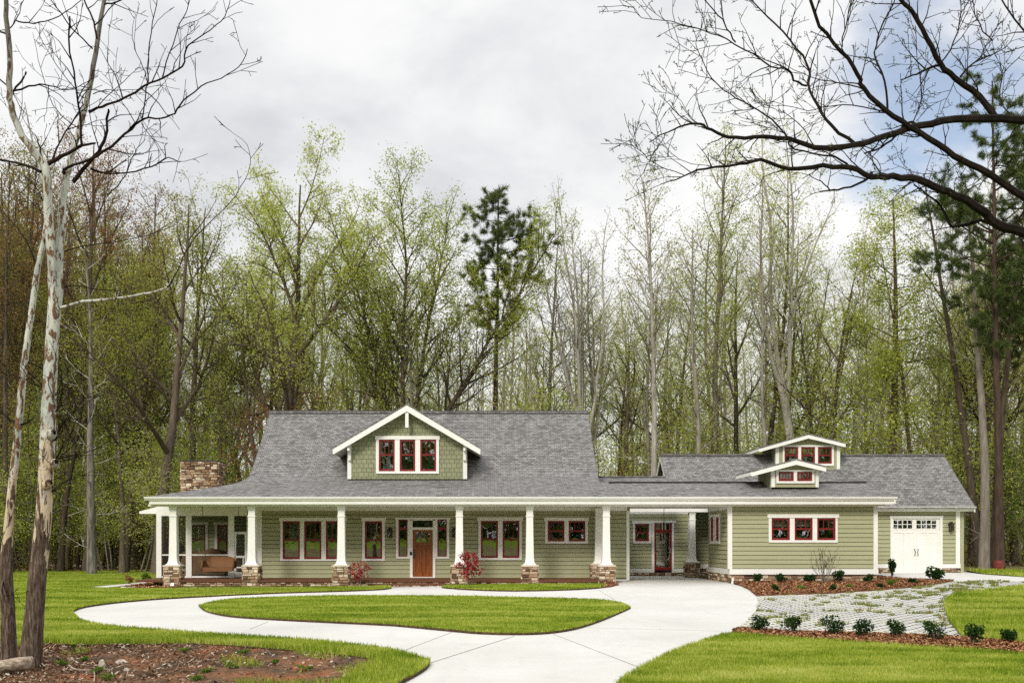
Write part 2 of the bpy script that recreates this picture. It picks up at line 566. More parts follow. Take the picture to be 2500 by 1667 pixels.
MT['leaf_brown'] = _leaf('brown_bud', [(.0, (.09, .055, .02)), (.4, (.21, .14, .05)), (.75, (.33, .24, .08)), (1, (.42, .36, .12))], .4)
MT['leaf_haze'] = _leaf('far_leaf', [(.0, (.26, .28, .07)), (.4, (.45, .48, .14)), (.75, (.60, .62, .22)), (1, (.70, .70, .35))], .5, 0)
MT['leaf_dark'] = _leaf('dark_leaf', [(.0, (.03, .055, .01)), (.5, (.08, .13, .02)), (1, (.18, .24, .05))], .35)
MT['leaf_red'] = _leaf('red_bud', [(.0, (.13, .045, .02)), (.5, (.28, .12, .05)), (1, (.42, .27, .11))], .4)
MT['needle'] = _leaf('pine_needle', [(.0, (.03, .052, .018)), (.5, (.105, .145, .045)), (1, (.23, .27, .09))], .3, .15)
MT['maple'] = _leaf('maple_leaf', [(.0, (.12, .008, .012)), (.5, (.34, .025, .035)), (1, (.52, .08, .09))], .35, .1)
MT['box'] = _leaf('boxwood_leaf', [(.0, (.006, .018, .005)), (.5, (.02, .05, .012)), (1, (.08, .14, .03))], .2, .15)
MT['weed'] = _leaf('weed_leaf', [(.0, (.04, .09, .012)), (.5, (.10, .18, .02)), (1, (.26, .30, .06))], .3, .2)
MT['rock'] = noisy('pale_rock', [(.3, (.26, .22, .16)), (.7, (.55, .5, .42))], 5, .9, .6, 14)
MT['deadwood'] = noisy('dead_wood', [(.3, (.14, .085, .05)), (.55, (.4, .32, .24)), (.75, (.62, .56, .48))], 4, .9, .7, 10, stretch=(1, 5, 5))
MT['barrel'] = noisy('red_barrel', [(.3, (.14, .025, .02)), (.7, (.22, .05, .035))], 5, .6)
MT['pot'] = noisy('steel', [(.3, .3), (.7, .4)], 8, .4, metal=.6)
# ------------------------------------------------------------------ the house
YW, YC, YE = 41.0, 38.7, 38.15           # main wall, porch columns, eave
YG, YB, YWING = 44.9, 47.3, 38.75        # garage wall, passage back wall, wing front wall
HO = (-2.0, 41.0, 0.3)
house = empty('house', HO, 'sage green craftsman house with white porch columns and a grey shingle roof', 'house')


def front(Yp):
    return lambda u, d, v: (u, Yp + d, v)


def west(Xp):                              # a wall that looks to -X: u runs along Y
    return lambda u, d, v: (Xp + d, u, v)


def hp(mb, name, mat, parent=None, **k):
    return mb.build(name, mat, parent or house, HO, **k)


def siding(fr, u0, u1, v0, v1, openings=(), expo=.178, flip=False):
    mb = MB()
    def cuts(a, b):
        iv = [(u0, u1)]
        for (o0, o1, p0, p1) in openings:
            if p0 < b - 1e-4 and p1 > a + 1e-4:
                nx = []
                for (s, e) in iv:
                    if o1 <= s or o0 >= e: nx.append((s, e)); continue
                    if o0 > s: nx.append((s, o0))
                    if o1 < e: nx.append((o1, e))
                iv = nx
        return iv
    n = max(1, round((v1 - v0) / expo)); ex = (v1 - v0) / n
    for k in range(n):
        vb, vt = v0 + k * ex, v0 + (k + 1) * ex
        # split the course where an opening starts or ends inside it
        lev = sorted({vb, vt} | {p for o in openings for p in (o[2], o[3]) if vb + 1e-3 < p < vt - 1e-3})
        for a, b in zip(lev[:-1], lev[1:]):
            for s, e in cuts(a, b):
                da = -.036 + .024 * (a - vb) / ex; db = -.036 + .024 * (b - vb) / ex
                g = .020 if a == vb else 0
                mb.mesh([fr(s, da, a + g), fr(e, da, a + g), fr(e, db, b), fr(s, db, b), fr(s, .0, a + g), fr(e, .0, a + g), fr(s, .0, a), fr(e, .0, a)],
                        [(0, 1, 2, 3), (4, 5, 1, 0), (6, 7, 5, 4)])
    # structural back sheet keeps light out
    vs = sorted({v0, v1} | {min(v1, max(v0, p)) for o in openings for p in (o[2], o[3])})
    for a, b in zip(vs[:-1], vs[1:]):
        for s, e in cuts(a, b):
            mb.mesh([fr(s, .0, a), fr(e, .0, a), fr(e, .0, b), fr(s, .0, b), fr(s, .16, a), fr(e, .16, a), fr(e, .16, b), fr(s, .16, b)],
                    [(0, 1, 2, 3), (5, 4, 7, 6), (0, 4, 5, 1), (3, 2, 6, 7), (0, 3, 7, 4), (1, 5, 6, 2)])
    return mb


def window(fr, outer, sashes, split=.5, lites=3, low_lites=1, cap=.05, frame_w=.076, label=None):
    """outer (u0,u1,v0,v1) white casing; sashes list of (u0,u1,v0,v1)"""
    u0, u1, v0, v1 = outer
    mb = MB()
    top = max(s[3] for s in sashes); bot = min(s[2] for s in sashes)
    mb.box(u0 - cap, u1 + cap, -.075, .0, top + .004, v1, fr=fr)
    mb.box(u0, u1, -.060, .0, v0, bot - .004, fr=fr)
    ss_ = sorted(sashes)
    edges = [u0] + [e for s in ss_ for e in (s[0], s[1])] + [u1]
    for i in range(0, len(edges), 2):
        mb.box(edges[i], edges[i + 1], -.055, .0, bot - .004, top + .004, fr=fr)
    for s in ss_:                                     # reveal behind the casing
        mb.box(s[0] - .02, s[0], -.0, .10, s[2], s[3], fr=fr); mb.box(s[1], s[1] + .02, .0, .10, s[2], s[3], fr=fr)
        mb.box(s[0], s[1], .0, .10, s[3], s[3] + .02, fr=fr); mb.box(s[0], s[1], .0, .10, s[2] - .02, s[2], fr=fr)
    w = hp(mb, 'window', MT['white'])
    if label: w['label'] = label
    for s in ss_:
        a, b, c, d = s
        fw = frame_w
        sb = MB()
        sb.box(a, a + fw, -.030, .05, c, d, fr=fr); sb.box(b - fw, b, -.030, .05, c, d, fr=fr)
        sb.box(a + fw, b - fw, -.030, .05, d - fw, d, fr=fr); sb.box(a + fw, b - fw, -.030, .05, c, c + fw * 1.15, fr=fr)
        mid = c + (d - c) * split
        if 0 < split < 1:
            sb.box(a + fw, b - fw, -.024, .05, mid - fw * .45, mid + fw * .45, fr=fr)
        else:
            mid = c
        for k in range(1, lites):
            u = a + fw + (b - a - 2 * fw) * k / lites
            sb.box(u - .011, u + .011, -.016, .03, mid + fw * .4, d - fw, fr=fr)
        for k in range(1, low_lites):
            u = a + fw + (b - a - 2 * fw) * k / low_lites
            sb.box(u - .011, u + .011, -.016, .03, c + fw, mid - fw * .4, fr=fr)
        hp(sb, 'sash', MT['red'], w)
        gb = MB()
        gb.poly([fr(a + fw * .5, .012, c + fw * .5), fr(b - fw * .5, .012, c + fw * .5), fr(b - fw * .5, .012, d - fw * .5), fr(a + fw * .5, .012, d - fw * .5)])
        hp(gb, 'pane', MT['glass'], w)
    return w


def rect(p0, p1, q0, q1, Y):               # photo rectangle -> wall rectangle
    return (X(p0, Y), X(p1, Y), Z(q1, Y), Z(q0, Y))


def stones(fr, u0, u1, v0, v1, seed, ch=.13, out=.05, wmul=1.0):
    r = random.Random(seed)
    mb = MB()
    mb.mesh([fr(u0, .0, v0), fr(u1, .0, v0), fr(u1, .0, v1), fr(u0, .0, v1)], [(0, 1, 2, 3)], 1)
    v = v0
    while v < v1 - .02:
        h = min(v1 - v, ch * r.uniform(.65, 1.35))
        if v1 - v - h < .05: h = v1 - v
        u = u0
        while u < u1 - .01:
            w = min(u1 - u, h * r.uniform(1.0, 3.0) * wmul)
            if u1 - u - w < .07: w = u1 - u
            parts = [(v, h)] if r.random() < .8 or h < .1 else [(v, h * .48), (v + h * .48, h * .52)]
            for (vv, hh) in parts:
                g = .008
                d0 = out * r.uniform(.45, 1.1)
                j = lambda: r.uniform(-.014, .014)
                a, b, c, d = u + g, u + w - g, vv + g, vv + hh - g
                e = min(.022, .25 * min(b - a, d - c))
                back = [fr(a, 0, c), fr(b, 0, c), fr(b, 0, d), fr(a, 0, d)]
                mid = [fr(a + j() * .4, -d0 * .65, c + j() * .4), fr(b + j() * .4, -d0 * .65, c + j() * .4), fr(b + j() * .4, -d0 * .65, d + j() * .4), fr(a + j() * .4, -d0 * .65, d + j() * .4)]
                frt = [fr(a + e, -d0 + j(), c + e + j() * .5), fr(b - e, -d0 + j(), c + e + j() * .5), fr(b - e, -d0 + j(), d - e + j() * .5), fr(a + e, -d0 + j(), d - e + j() * .5)]
                fs = [(8, 9, 10, 11)]
                for k in range(4):
                    l = (k + 1) % 4
                    fs += [(k, l, 4 + l, 4 + k), (4 + k, 4 + l, 8 + l, 8 + k)]
                mb.mesh(back + mid + frt, fs, 0, r.random())
            u += w
        v += h
    return mb


def stone_box(x0, x1, y0, y1, z0, z1, seed, ch=.13, out=.045, faces='FLRB', wmul=1.0):
    mb = MB()
    fl = {'F': (front(y0), x0, x1), 'L': (lambda u, d, v: (x0 + d, u, v), y0, y1), 'R': (lambda u, d, v: (x1 - d, u, v), y0, y1), 'B': (lambda u, d, v: (u, y1 - d, v), x0, x1)}
    for i, k in enumerate(faces):
        fr, a, b = fl[k]
        s = stones(fr, a, b, z0, z1, seed * 7 + i, ch, out, wmul)
        o = len(mb.v)
        mb.v += s.v; mb.t += s.t; mb.mi += s.mi
        mb.f += [tuple(o + q for q in f) for f in s.f]
    mb.poly([(x0, y0, z1), (x1, y0, z1), (x1, y1, z1), (x0, y1, z1)], 1)
    return mb


STONE = [MT['stone'], MT['mortar']]
ZF = .335                                   # porch floor
ZS = 3.375                                  # porch ceiling

# ---- main wall with its openings
tri_s = [rect(690.6, 732.7, 1271.7, 1364, YW), rect(743, 785, 1271.7, 1364, YW), rect(796, 838, 1271.7, 1364, YW)]
w2_s = [rect(891, 933.4, 1271.7, 1363, YW)]
w3_s = [rect(1174, 1215.7, 1271, 1361, YW), rect(1227, 1268, 1271, 1361, YW)]
w4_s = [rect(1336.7, 1377.8, 1271, 1320.8, YW), rect(1388, 1429, 1271, 1320.8, YW)]
side_l, side_r = rect(973, 995.4, 1267.5, 1358, YW), rect(1068, 1091, 1267.5, 1358, YW)
trans = rect(1007.7, 1056.8, 1270, 1286.8, YW)
door_r = rect(1007.7, 1056.8, 1293, 1408.8, YW)
ops = tri_s + w2_s + w3_s + w4_s + [side_l, side_r, trans, door_r]
wall_l, wall_r = X(640, YW), X(1529, YW)
hp(siding(front(YW), wall_l, wall_r, ZF - .02, 3.2, ops), 'wall', MT['siding'])
fr = front(YW)
window(fr, rect(685, 845, 1263, 1368.5, YW), tri_s)
window(fr, rect(885, 939.7, 1263, 1368.5, YW), w2_s)
window(fr, rect(1168, 1274, 1262, 1366, YW), w3_s)
window(fr, rect(1331, 1435, 1263, 1326, YW), w4_s)
# trim of the main wall: frieze, corner boards
def trim(name, *a, fr=None):
    m = MB(); m.box(*a, fr=fr); return hp(m, name, MT['white'])
trim('frieze_board', X(604, YW), wall_r + .03, -.05, 0, 3.2, ZS - .003, fr=fr)
trim('corner_board', X(625, YW), wall_l, -.06, .02, ZF - .02, 3.197, fr=fr)
trim('corner_board', wall_r, X(1536, YW), -.06, .3, .22, 3.197, fr=fr)
trim('base_board', X(1484, YW), wall_r - .002, -.075, .0, .2, .27, fr=fr)
hp(siding(front(YW), X(1496, YW), wall_r, .27, ZF - .03, (), .06), 'wall', MT['siding'])
# entry
en = MB()
o0, o1 = X(967, YW), X(1097, YW)
hz = Z(1263, YW)
en.box(o0 - .05, o1 + .05, -.075, 0, side_l[3] + .004, hz, fr=fr)
dc0, dc1 = X(1001, YW), X(1063, YW)
for a, b in ((o0, side_l[0]), (side_l[1], dc0), (dc1, side_r[0]), (side_r[1], o1)):
    en.box(a, b, -.055, 0, side_l[2], side_l[3] + .004, fr=fr)
en.box(o0, dc0 - .002, -.06, 0, Z(1363, YW), side_l[2] - .003, fr=fr); en.box(dc1 + .002, o1, -.06, 0, Z(1363, YW), side_r[2] - .003, fr=fr)
en.box(dc0, door_r[0], -.065, .1, ZF, trans[3], fr=fr); en.box(door_r[1], dc1, -.065, .1, ZF, trans[3], fr=fr)
en.box(door_r[0], door_r[1], -.06, .1, door_r[3] + .003, trans[2], fr=fr)
en.box(door_r[0], door_r[1], -.06, .1, trans[3], side_l[3] + .003, fr=fr)
ent = hp(en, 'entry_surround', MT['white'])
for s in (side_l, side_r):
    sb = MB(); a, b, c, d = s; fw = .05
    sb.box(a, a + fw, -.03, .05, c, d, fr=fr); sb.box(b - fw, b, -.03, .05, c, d, fr=fr)
    sb.box(a + fw, b - fw, -.03, .05, d - fw, d, fr=fr); sb.box(a + fw, b - fw, -.03, .05, c, c + fw, fr=fr)
    zb = Z(1290, YW); sb.box(a + fw, b - fw, -.028, .05, zb - .05, zb + .06, fr=fr)
    hp(sb, 'sidelight', MT['red'], ent)
for s in (side_l, side_r, trans):
    a, b, c, d = s
    gb = MB(); gb.poly([fr(a + .02, .012, c + .02), fr(b - .02, .012, c + .02), fr(b - .02, .012, d - .02), fr(a + .02, .012, d - .02)])
    hp(gb, 'pane', MT['glass'], ent)
db = MB(); a, b, c, d = door_r; a += .004; b -= .004; w = b - a
g0, g1 = Z(1323, YW), Z(1299, YW)           # glass band of the door
db.box(a, a + .13, -.03, .02, c, d, fr=fr); db.box(b - .13, b, -.03, .02, c, d, fr=fr)
db.box(a + .13, b - .13, -.03, .02, c, c + .2, fr=fr); db.box(a + .13, b - .13, -.03, .02, g1, d, fr=fr); db.box(a + .13, b - .13, -.03, .02, g0 - .13, g0, fr=fr)
for k in (1, 2):
    u = a + .13 + (w - .26) * k / 3
    db.box(u - .035, u + .035, -.027, .02, c + .2, g0 - .13, fr=fr)
    db.box(u - .014, u + .014, -.02, .015, g0, g1, fr=fr)
db.box(a + .13, b - .13, .008, .02, c + .2, g0 - .13, fr=fr)
db.box(a + .09, b - .09, -.05, -.03, g0 - .04, g0 - .005, fr=fr)     # little shelf
dr = hp(db, 'door', MT['door'])
gb = MB(); gb.poly([fr(a + .12, .006, g0), fr(b - .12, .006, g0), fr(b - .12, .006, g1), fr(a + .12, .006, g1)]); hp(gb, 'pane', MT['glass'], dr)
hb = MB(); hx = a + .055
hb.box(hx - .025, hx + .025, -.045, -.03, c + .82, c + 1.12, fr=fr)
hb.tube([fr(hx, -.045, c + .87), fr(hx, -.10, c + .89), fr(hx, -.10, c + 1.0), fr(hx, -.045, c + 1.03)], .011)
hb.lathe((hx, YW - .05, c + 1.18), [(.028, -.028), (.03, 0), (.028, .028)], 10)
hp(hb, 'handle', MT['iron'], dr)
kb = MB(); kx = X(1003.5, YW); kz = Z(1350, YW)
kb.box(kx - .045, kx + .045, -.10, -.065, kz - .07, kz + .07, fr=fr)
for i in range(3):
    for j in range(4):
        kb.box(kx - .03 + i * .022, kx - .014 + i * .022, -.106, -.1, kz - .05 + j * .026, kz - .034 + j * .026, fr=fr)
hp(kb, 'keypad', MT['iron'])
tb = MB(); tb.box(dc0, dc1, -.12, .12, ZF + .002, ZF + .04, fr=fr); hp(tb, 'threshold', MT['white'])
sl = MB()
for k in range(9):
    z = g0 + .03 + k * (g1 - g0 - .06) / 8
    sl.box(a + .15, b - .3, .05, .09, z, z + .03, fr=fr)
hp(sl, 'window_blind', MT['slat'], dr)

# ---- porch floor, base, steps, ceiling
x_pl, x_pr = X(424, YC) - .31, X(1479.5, YC) + .31
mb = MB(); mb.box(X(384, YW), x_pr - .05, 38.42, YW + .0, ZF - .085, ZF)
hp(mb, 'porch_floor', MT['brickfloor'])
hp(stone_box(x_pl + .05, x_pr - .1, 38.5, 40.9, -.12, ZF - .086, 3, .115, .055, 'FLR', 1.2), 'porch_base', STONE, tint=True)
mb = MB(); sx0, sx1 = X(957, 37.8), X(1087, 37.8)
mb.box(sx0, sx1, 37.75, 38.44, .155, .21)
hp(mb, 'step', MT['brickfloor'])
hp(stone_box(sx0 + .03, sx1 - .03, 37.8, 38.44, -.05, .154, 11, .12, .04, 'FLR', 1.4), 'step_base', STONE, tint=True)
mb = MB(); mb.box(X(372, YC), X(1784, YWING), 38.3, 43.2, ZS, ZS + .05); hp(mb, 'porch_ceiling', MT['white'])
mb = MB(); mb.box(X(366, YC), X(2142, YWING) + .1, 38.50, 38.86, ZS - .075, ZS - .001); hp(mb, 'porch_beam', MT['white'])

# ---- columns on stone piers
def column(cx, cy, half=.136, zb=None, zt=ZS - .076):
    zb = ground_z(cx, cy) - .15 if zb is None else zb
    ph = .31
    pier = stone_box(cx - ph, cx + ph, cy - ph, cy + ph, zb, .86, int(cx * 13 + cy), .115, .055)
    def sq(h, z): return [(cx - h, cy - h, z), (cx + h, cy - h, z), (cx + h, cy + h, z), (cx - h, cy + h, z)]
    b = MB()
    prof = [(.262, .94), (.262, .955), (.205, 1.0), (.178, 1.08), (.163, 1.2), (.155, 1.45), (half + .004, 2.45), (half, 2.88)]
    b.rings([sq(h, z) for h, z in prof], True)
    b.rings([sq(h, z) for h, z in [(half + .02, 2.881), (half + .02, 2.93)]], True)
    b.rings([sq(h, z) for h, z in [(half, 2.931), (half, 3.14), (half + .02, 3.20), (half + .025, zt)]], True)
    col = hp(b, 'column', MT['white'])
    c = MB(); c.rings([sq(h, z) for h, z in [(.345, .861), (.36, .885), (.35, .925), (.29, .939)]], True)
    hp(c, 'pier_cap', MT['cast'], col)
    hp(pier, 'pier', STONE, col, tint=True)
for px in (424.7, 616, 834, 1121.7, 1293, 1479.5):
    column(X(px, YC), YC)
column(X(1461, 40.65), 40.65)
column(X(1689, 45.0), 45.0, zb=.1, zt=3.27)

# ---- fascia and gutters
def gutter(x0, x1, y, zt, parent_name='gutter', ends=True):
    g = MB()
    prof = [(.0, 0), (-.125, 0), (-.13, -.015), (-.12, -.03), (-.115, -.06), (-.07, -.11), (-.065, -.13), (0, -.13)]
    a = [(x0, y + p, zt + q) for p, q in prof]
    g.prism(a, (x1 - x0, 0, 0))
    return hp(g, 'gutter', MT['white'])
mb = MB(); mb.box(X(365, 38.25), X(2186, 38.25), 38.22, 38.3, ZS - .002, 3.64); mb.box(X(365, 38.25), X(2186, 38.25), 38.3, 38.5, ZS - .002, ZS + .02)
hp(mb, 'fascia', MT['white'])
gutter(X(352, 38.15), X(2190, 38.15), 38.22, 3.66)
mb = MB(); mb.box(X(2140, 44.45), X(2378, 44.45), 44.5, 44.55, 3.30, 3.48); mb.box(X(2140, 44.45), X(2378, 44.45), 44.55, YG, 3.30, 3.32)
hp(mb, 'fascia', MT['white'])
gutter(X(2141, 44.4), X(2383, 44.4), 44.5, 3.51)

# ---- main roof
prof = [(YE, 3.655), (39.4, 3.985), (40.5, 4.295), (41.0, 4.452), (41.4, 4.602), (41.75, 4.77), (42.1, 5.02), (45.8, 8.10)]
XL, XR, XEND = -10.2, 5.0, 16.45
def zroof(y):
    for (a, za), (b, zb) in zip(prof[:-1], prof[1:]):
        if a <= y <= b: return za + (zb - za) * (y - a) / (b - a)
def slab(mb, pts, t=.05):
    n = len(pts)
    mb.mesh([tuple(p) for p in pts] + [(p[0], p[1], p[2] - t) for p in pts], [tuple(range(n)), tuple(range(n, 2 * n))[::-1]] + [(i, n + i, n + (i + 1) % n, (i + 1) % n) for i in range(n)])
rf = MB()
hipx = lambda y: -13.52 + (y - YE) * (2.95 / 2.45)
for (a, za), (b, zb) in zip(prof[:-1], prof[1:]):
    if b <= 40.6: la, lb = hipx(a), hipx(b)
    else:
        lx = {40.5: hipx(40.5), 41.0: -10.42, 41.4: -10.28}
        la, lb = lx.get(a, XL), lx.get(b, XL)
    slab(rf, [(la, a, za), (XR, a, za), (XR, b, zb), (lb, b, zb)])
slab(rf, [(XL, 45.8, 8.10), (XR, 45.8, 8.10), (XR, 50.2, 4.4), (XL, 50.2, 4.4)])
slab(rf, [(-13.52, YE, 3.655), (hipx(40.5), 40.5, 4.295), (-10.3, 41.4, 4.5), (-10.3, 49, 4.5), (-13.52, 49, 3.655)])
slab(rf, [(XL, 50.2, 4.4), (XR, 50.2, 4.4), (XR, 53, 3.65), (-13.5, 53, 3.65), (-13.5, 49, 3.655), (-10.3, 49, 4.5)][::1])
main_roof = hp(rf, 'roof', MT['shingle'], uv='slope')
cap = MB(); cap.box(XL - .02, XR + .02, 45.62, 45.98, 8.02, 8.135); hp(cap, 'ridge_vent', MT['shingle'], main_roof, uv='slope')
for sx, nm in ((XL, 1), (XR, -1)):
    g = MB()
    g.prism([(sx + nm * .3, 42.1, 4.9), (sx + nm * .3, 45.8, 7.98), (sx + nm * .3, 50.2, 4.3), (sx + nm * .3, 50.2, 3.4), (sx + nm * .3, 42.1, 3.4)], (nm * .15, 0, 0))
    hp(g, 'gable_wall', MT['siding'])
    g = MB()
    for (ya, za), (yb, zb) in (((42.1, 4.96), (45.8, 8.04)), ((45.8, 8.04), (50.2, 4.34))):
        g.prism([(sx, ya, za - .22), (sx, yb, zb - .22), (sx, yb, zb), (sx, ya, za)], (nm * .04, 0, 0))
    hp(g, 'barge_board', MT['white'])
# wing low roof continues the porch roof to the right
wr = MB()
ZR1 = 4.40
pr2 = [(YE, 3.655), (39.4, 3.985), (40.5, 4.295), (40.78, ZR1)]
for (a, za), (b, zb) in zip(pr2[:-1], pr2[1:]):
    slab(wr, [(XR + .001, a, za), (XEND, a, za), (XEND, b, zb), (XR + .001, b, zb)])
slab(wr, [(XR + .001, 40.78, ZR1), (XEND, 40.78, ZR1), (XEND, 43.6, 3.6), (XR + .001, 43.6, 3.6)])
wing_roof = hp(wr, 'roof', MT['shingle'], uv='slope')
cap = MB(); cap.box(XR + .35, 16.3, 40.66, 40.9, ZR1 - .02, ZR1 + .035); hp(cap, 'ridge_vent', MT['iron'], wing_roof)
g = MB()
for (ya, za), (yb, zb) in zip(pr2[:-1], pr2[1:]):
    g.prism([(XEND - .04, ya, za - .26), (XEND - .04, yb, zb - .26), (XEND - .04, yb, zb - .052), (XEND - .04, ya, za - .052)], (.05, 0, 0))
hp(g, 'barge_board', MT['white'])
br = MB()
slab(br, [(XR + .02, 44.0, 4.59), (8.74, 44.0, 4.59), (8.74, 45.2, 4.93), (XR + .02, 45.2, 4.93)])  # front slope cut short where hidden, so daylight drops into the passage
slab(br, [(XR + .02, 45.2, 4.93), (8.74, 45.2, 4.93), (8.74, 45.6, 4.80), (XR + .02, 45.6, 4.80)])
pass_roof = hp(br, 'roof', MT['shingle'], uv='slope')
cap = MB(); cap.box(XR + .2, 8.6, 45.05, 45.35, 4.92, 4.975); hp(cap, 'ridge_vent', MT['shingle'], pass_roof, uv='slope')
# garage roof
GXL, GXR = 8.775, 22.86
gr = MB()
slab(gr, [(10.4, 44.35, 3.46), (GXR, 44.35, 3.46), (GXR, 47.5, 6.2), (10.4, 47.5, 6.2)])
slab(gr, [(GXL, 45.8, 4.7213), (10.399, 45.8, 4.7213), (10.399, 47.5, 6.2), (GXL, 47.5, 6.2)])  # lower slope left off out of sight, an added opening that lights the passage
slab(gr, [(GXL, 47.5, 6.2), (GXR, 47.5, 6.2), (GXR, 50.7, 3.46), (GXL, 50.7, 3.46)])
gar_roof = hp(gr, 'roof', MT['shingle'], uv='slope')
cap = MB(); cap.box(GXL - .01, GXR + .01, 47.36, 47.64, 6.14, 6.235); hp(cap, 'ridge_vent', MT['shingle'], gar_roof, uv='slope')
for sx, nm in ((GXL, 1), (GXR, -1)):
    g = MB(); g.prism([(sx + nm * .28, 45.85, 4.65) if nm > 0 else (sx + nm * .28, 44.9, 3.85), (sx + nm * .28, 47.5, 6.10), (sx + nm * .28, 49.2, 4.65) if nm > 0 else (sx + nm * .28, 50.2, 3.85)] + ([(sx - .28, 50.2, .3), (sx - .28, 44.9, .3)] if nm < 0 else []), (nm * .15, 0, 0)); hp(g, 'gable_wall', MT['siding'])
    g = MB()
    for (ya, za), (yb, zb) in (((44.4, 3.45) if nm < 0 else (45.8, 4.67), (47.5, 6.14)), ((47.5, 6.14), (50.7, 3.40))):
        g.prism([(sx, ya, za - .20), (sx, yb, zb - .20), (sx, yb, zb), (sx, ya, za)], (nm * .045, 0, 0))
    hp(g, 'barge_board', MT['white'])

# ---- dormers
def dormer(name, Yf, Yr, px_l, px_r, face_bot_py, cl, cr, apex, lend, rend, board, win, sash, Yback, kind, split, lites, overhang=.45, label=None):
    """px_l/px_r face edges, cl/cr corner-board widths in px, apex/lend/rend roof points in px"""
    ax, az = X(apex[0], Yr), Z(apex[1], Yr)
    lx, lz = X(lend[0], Yr), Z(lend[1], Yr)
    rx, rz = X(rend[0], Yr), Z(rend[1], Yr)
    fx0, fx1 = X(px_l, Yf), X(px_r, Yf)
    fb = Z(face_bot_py, Yf)
    zl = lambda x: (az + (lz - az) * (ax - x) / (ax - lx)) if x < ax else (az + (rz - az) * (x - ax) / (rx - ax))
    body = MB()
    top = .27 * 1.0
    # face polygon with window openings cut as bands
    outer = win
    hz = min(zl(fx0), zl(fx1)) - top
    def band(z0, z1, x0, x1):
        body.mesh([(x0, Yf, z0), (x1, Yf, z0), (x1, Yf, z1), (x0, Yf, z1)], [(0, 1, 2, 3)])
    wu0, wu1, wv0, wv1 = outer
    mid = min(hz, wv1)
    body.poly([(fx0, Yf, fb), (fx1, Yf, fb), (fx1, Yf, wv0), (fx0, Yf, wv0)])
    ztop = lambda x: zl(x) - .06
    body.poly([(fx0, Yf, wv0), (wu0, Yf, wv0), (wu0, Yf, ztop(wu0)), (fx0, Yf, ztop(fx0))])
    body.poly([(wu1, Yf, wv0), (fx1, Yf, wv0), (fx1, Yf, ztop(fx1)), (wu1, Yf, ztop(wu1))])
    body.poly([(wu0, Yf, wv1 - .03), (wu1, Yf, wv1 - .03), (wu1, Yf, ztop(wu1)), (ax, Yf, ztop(ax)), (wu0, Yf, ztop(wu0))])
    mat = MT['shake'] if kind == 'shake' else MT['siding']
    # cheeks
    for xx, s in ((fx0, -1), (fx1, 1)):
        body.poly([(xx, Yf, fb - .05), (xx, Yback, fb - .05), (xx, Yback, ztop(xx)), (xx, Yf, ztop(xx))][::s])
    d = hp(body, 'dormer', mat)
    if label: d['label'] = label
    t = MB()
    t.box(fx0, fx0 + cl, -.03, 0, fb, ztop(fx0) - .02, fr=front(Yf)); t.box(fx0 - .03, fx0 - .001, -.03, .10, fb, ztop(fx0) - .02, fr=front(Yf)); hp(t, 'corner_board', MT['white'], d)
    t = MB(); t.box(fx1 - cr, fx1, -.03, 0, fb, ztop(fx1) - .02, fr=front(Yf)); t.box(fx1 + .001, fx1 + .03, -.03, .10, fb, ztop(fx1) - .02, fr=front(Yf)); hp(t, 'corner_board', MT['white'], d)
    r = MB()
    for (ex, ez) in ((lx, lz), (rx, rz)):
        pts = [(ex, Yr, ez), (ax, Yr, az), (ax, Yback, az), (ex, Yback, ez)]
        if ex > ax: pts = [(ax, Yr, az), (ex, Yr, ez), (ex, Yback, ez), (ax, Yback, az)]
        slab(r, [(p[0], p[1] - .02, p[2] + .03) for p in pts], .05)
    hp(r, 'roof', MT['shingle'], d, uv='slope')
    b = MB()
    bw = board
    for (ex, ez) in ((lx, lz), (rx, rz)):
        b.prism([(ex, Yr, ez - bw), (ax, Yr, az - bw * 1.08), (ax, Yr, az - .022), (ex, Yr, ez - .022)], (0, .05, 0))
        # soffit
        b.prism([(ex, Yr + .06, ez - bw * .75), (ax, Yr + .06, az - bw * .8), (ax, Yr + .06, az - bw * .8 + .03), (ex, Yr + .06, ez - bw * .75 + .03)], (0, Yf - Yr - .07, 0))
        # side fascia
        b.box(ex - .02, ex + .02, Yr + .052, Yback, ez - bw * .8, ez - .03)
        inner = fx0 if ex < ax else fx1
        b.prism([(ex, Yf, ez - bw * .75), (inner, Yf, zl(inner) - bw * .75), (inner, Yf, zl(inner) - bw * .75 + .03), (ex, Yf, ez - bw * .75 + .03)], (0, Yback - Yf, 0))
    hp(b, 'barge_board', MT['white'], d)
    window(front(Yf), outer, sash, split, lites, cap=.03)
    return d, (ax, az)

Yd = 41.15
d, (ax, az) = dormer('main', Yd, 40.65, 850, 1138.6, 1169, .14, .14, (993, 987), (813, 1093.5), (1172.5, 1094), .27,
       rect(918, 1072, 1064, 1156, Yd), [rect(925, 964, 1073, 1150, Yd), rect(976, 1014, 1073, 1150, Yd), rect(1026, 1065, 1073, 1150, Yd)], 45.45, 'shake', .52, 3)
kp = MB(); kp.box(ax - .07, ax + .07, 40.70, 40.82, Z(1043, 40.7), az - .33); kp.box(ax - .055, ax + .055, 40.82, 41.12, az - .62, az - .48)
hp(kp, 'king_post', MT['white'], d)
for xx in (X(854, Yd), X(1134.3, Yd)):
    k = MB(); k.box(xx - .06, xx + .06, Yd - .16, Yd - .032, Z(1124, Yd), Z(1092, Yd)); k.box(xx - .045, xx + .045, Yd - .45, Yd - .16, Z(1102, Yd), Z(1096, Yd)); hp(k, 'bracket', MT['white'], d)
Yu = 46.6
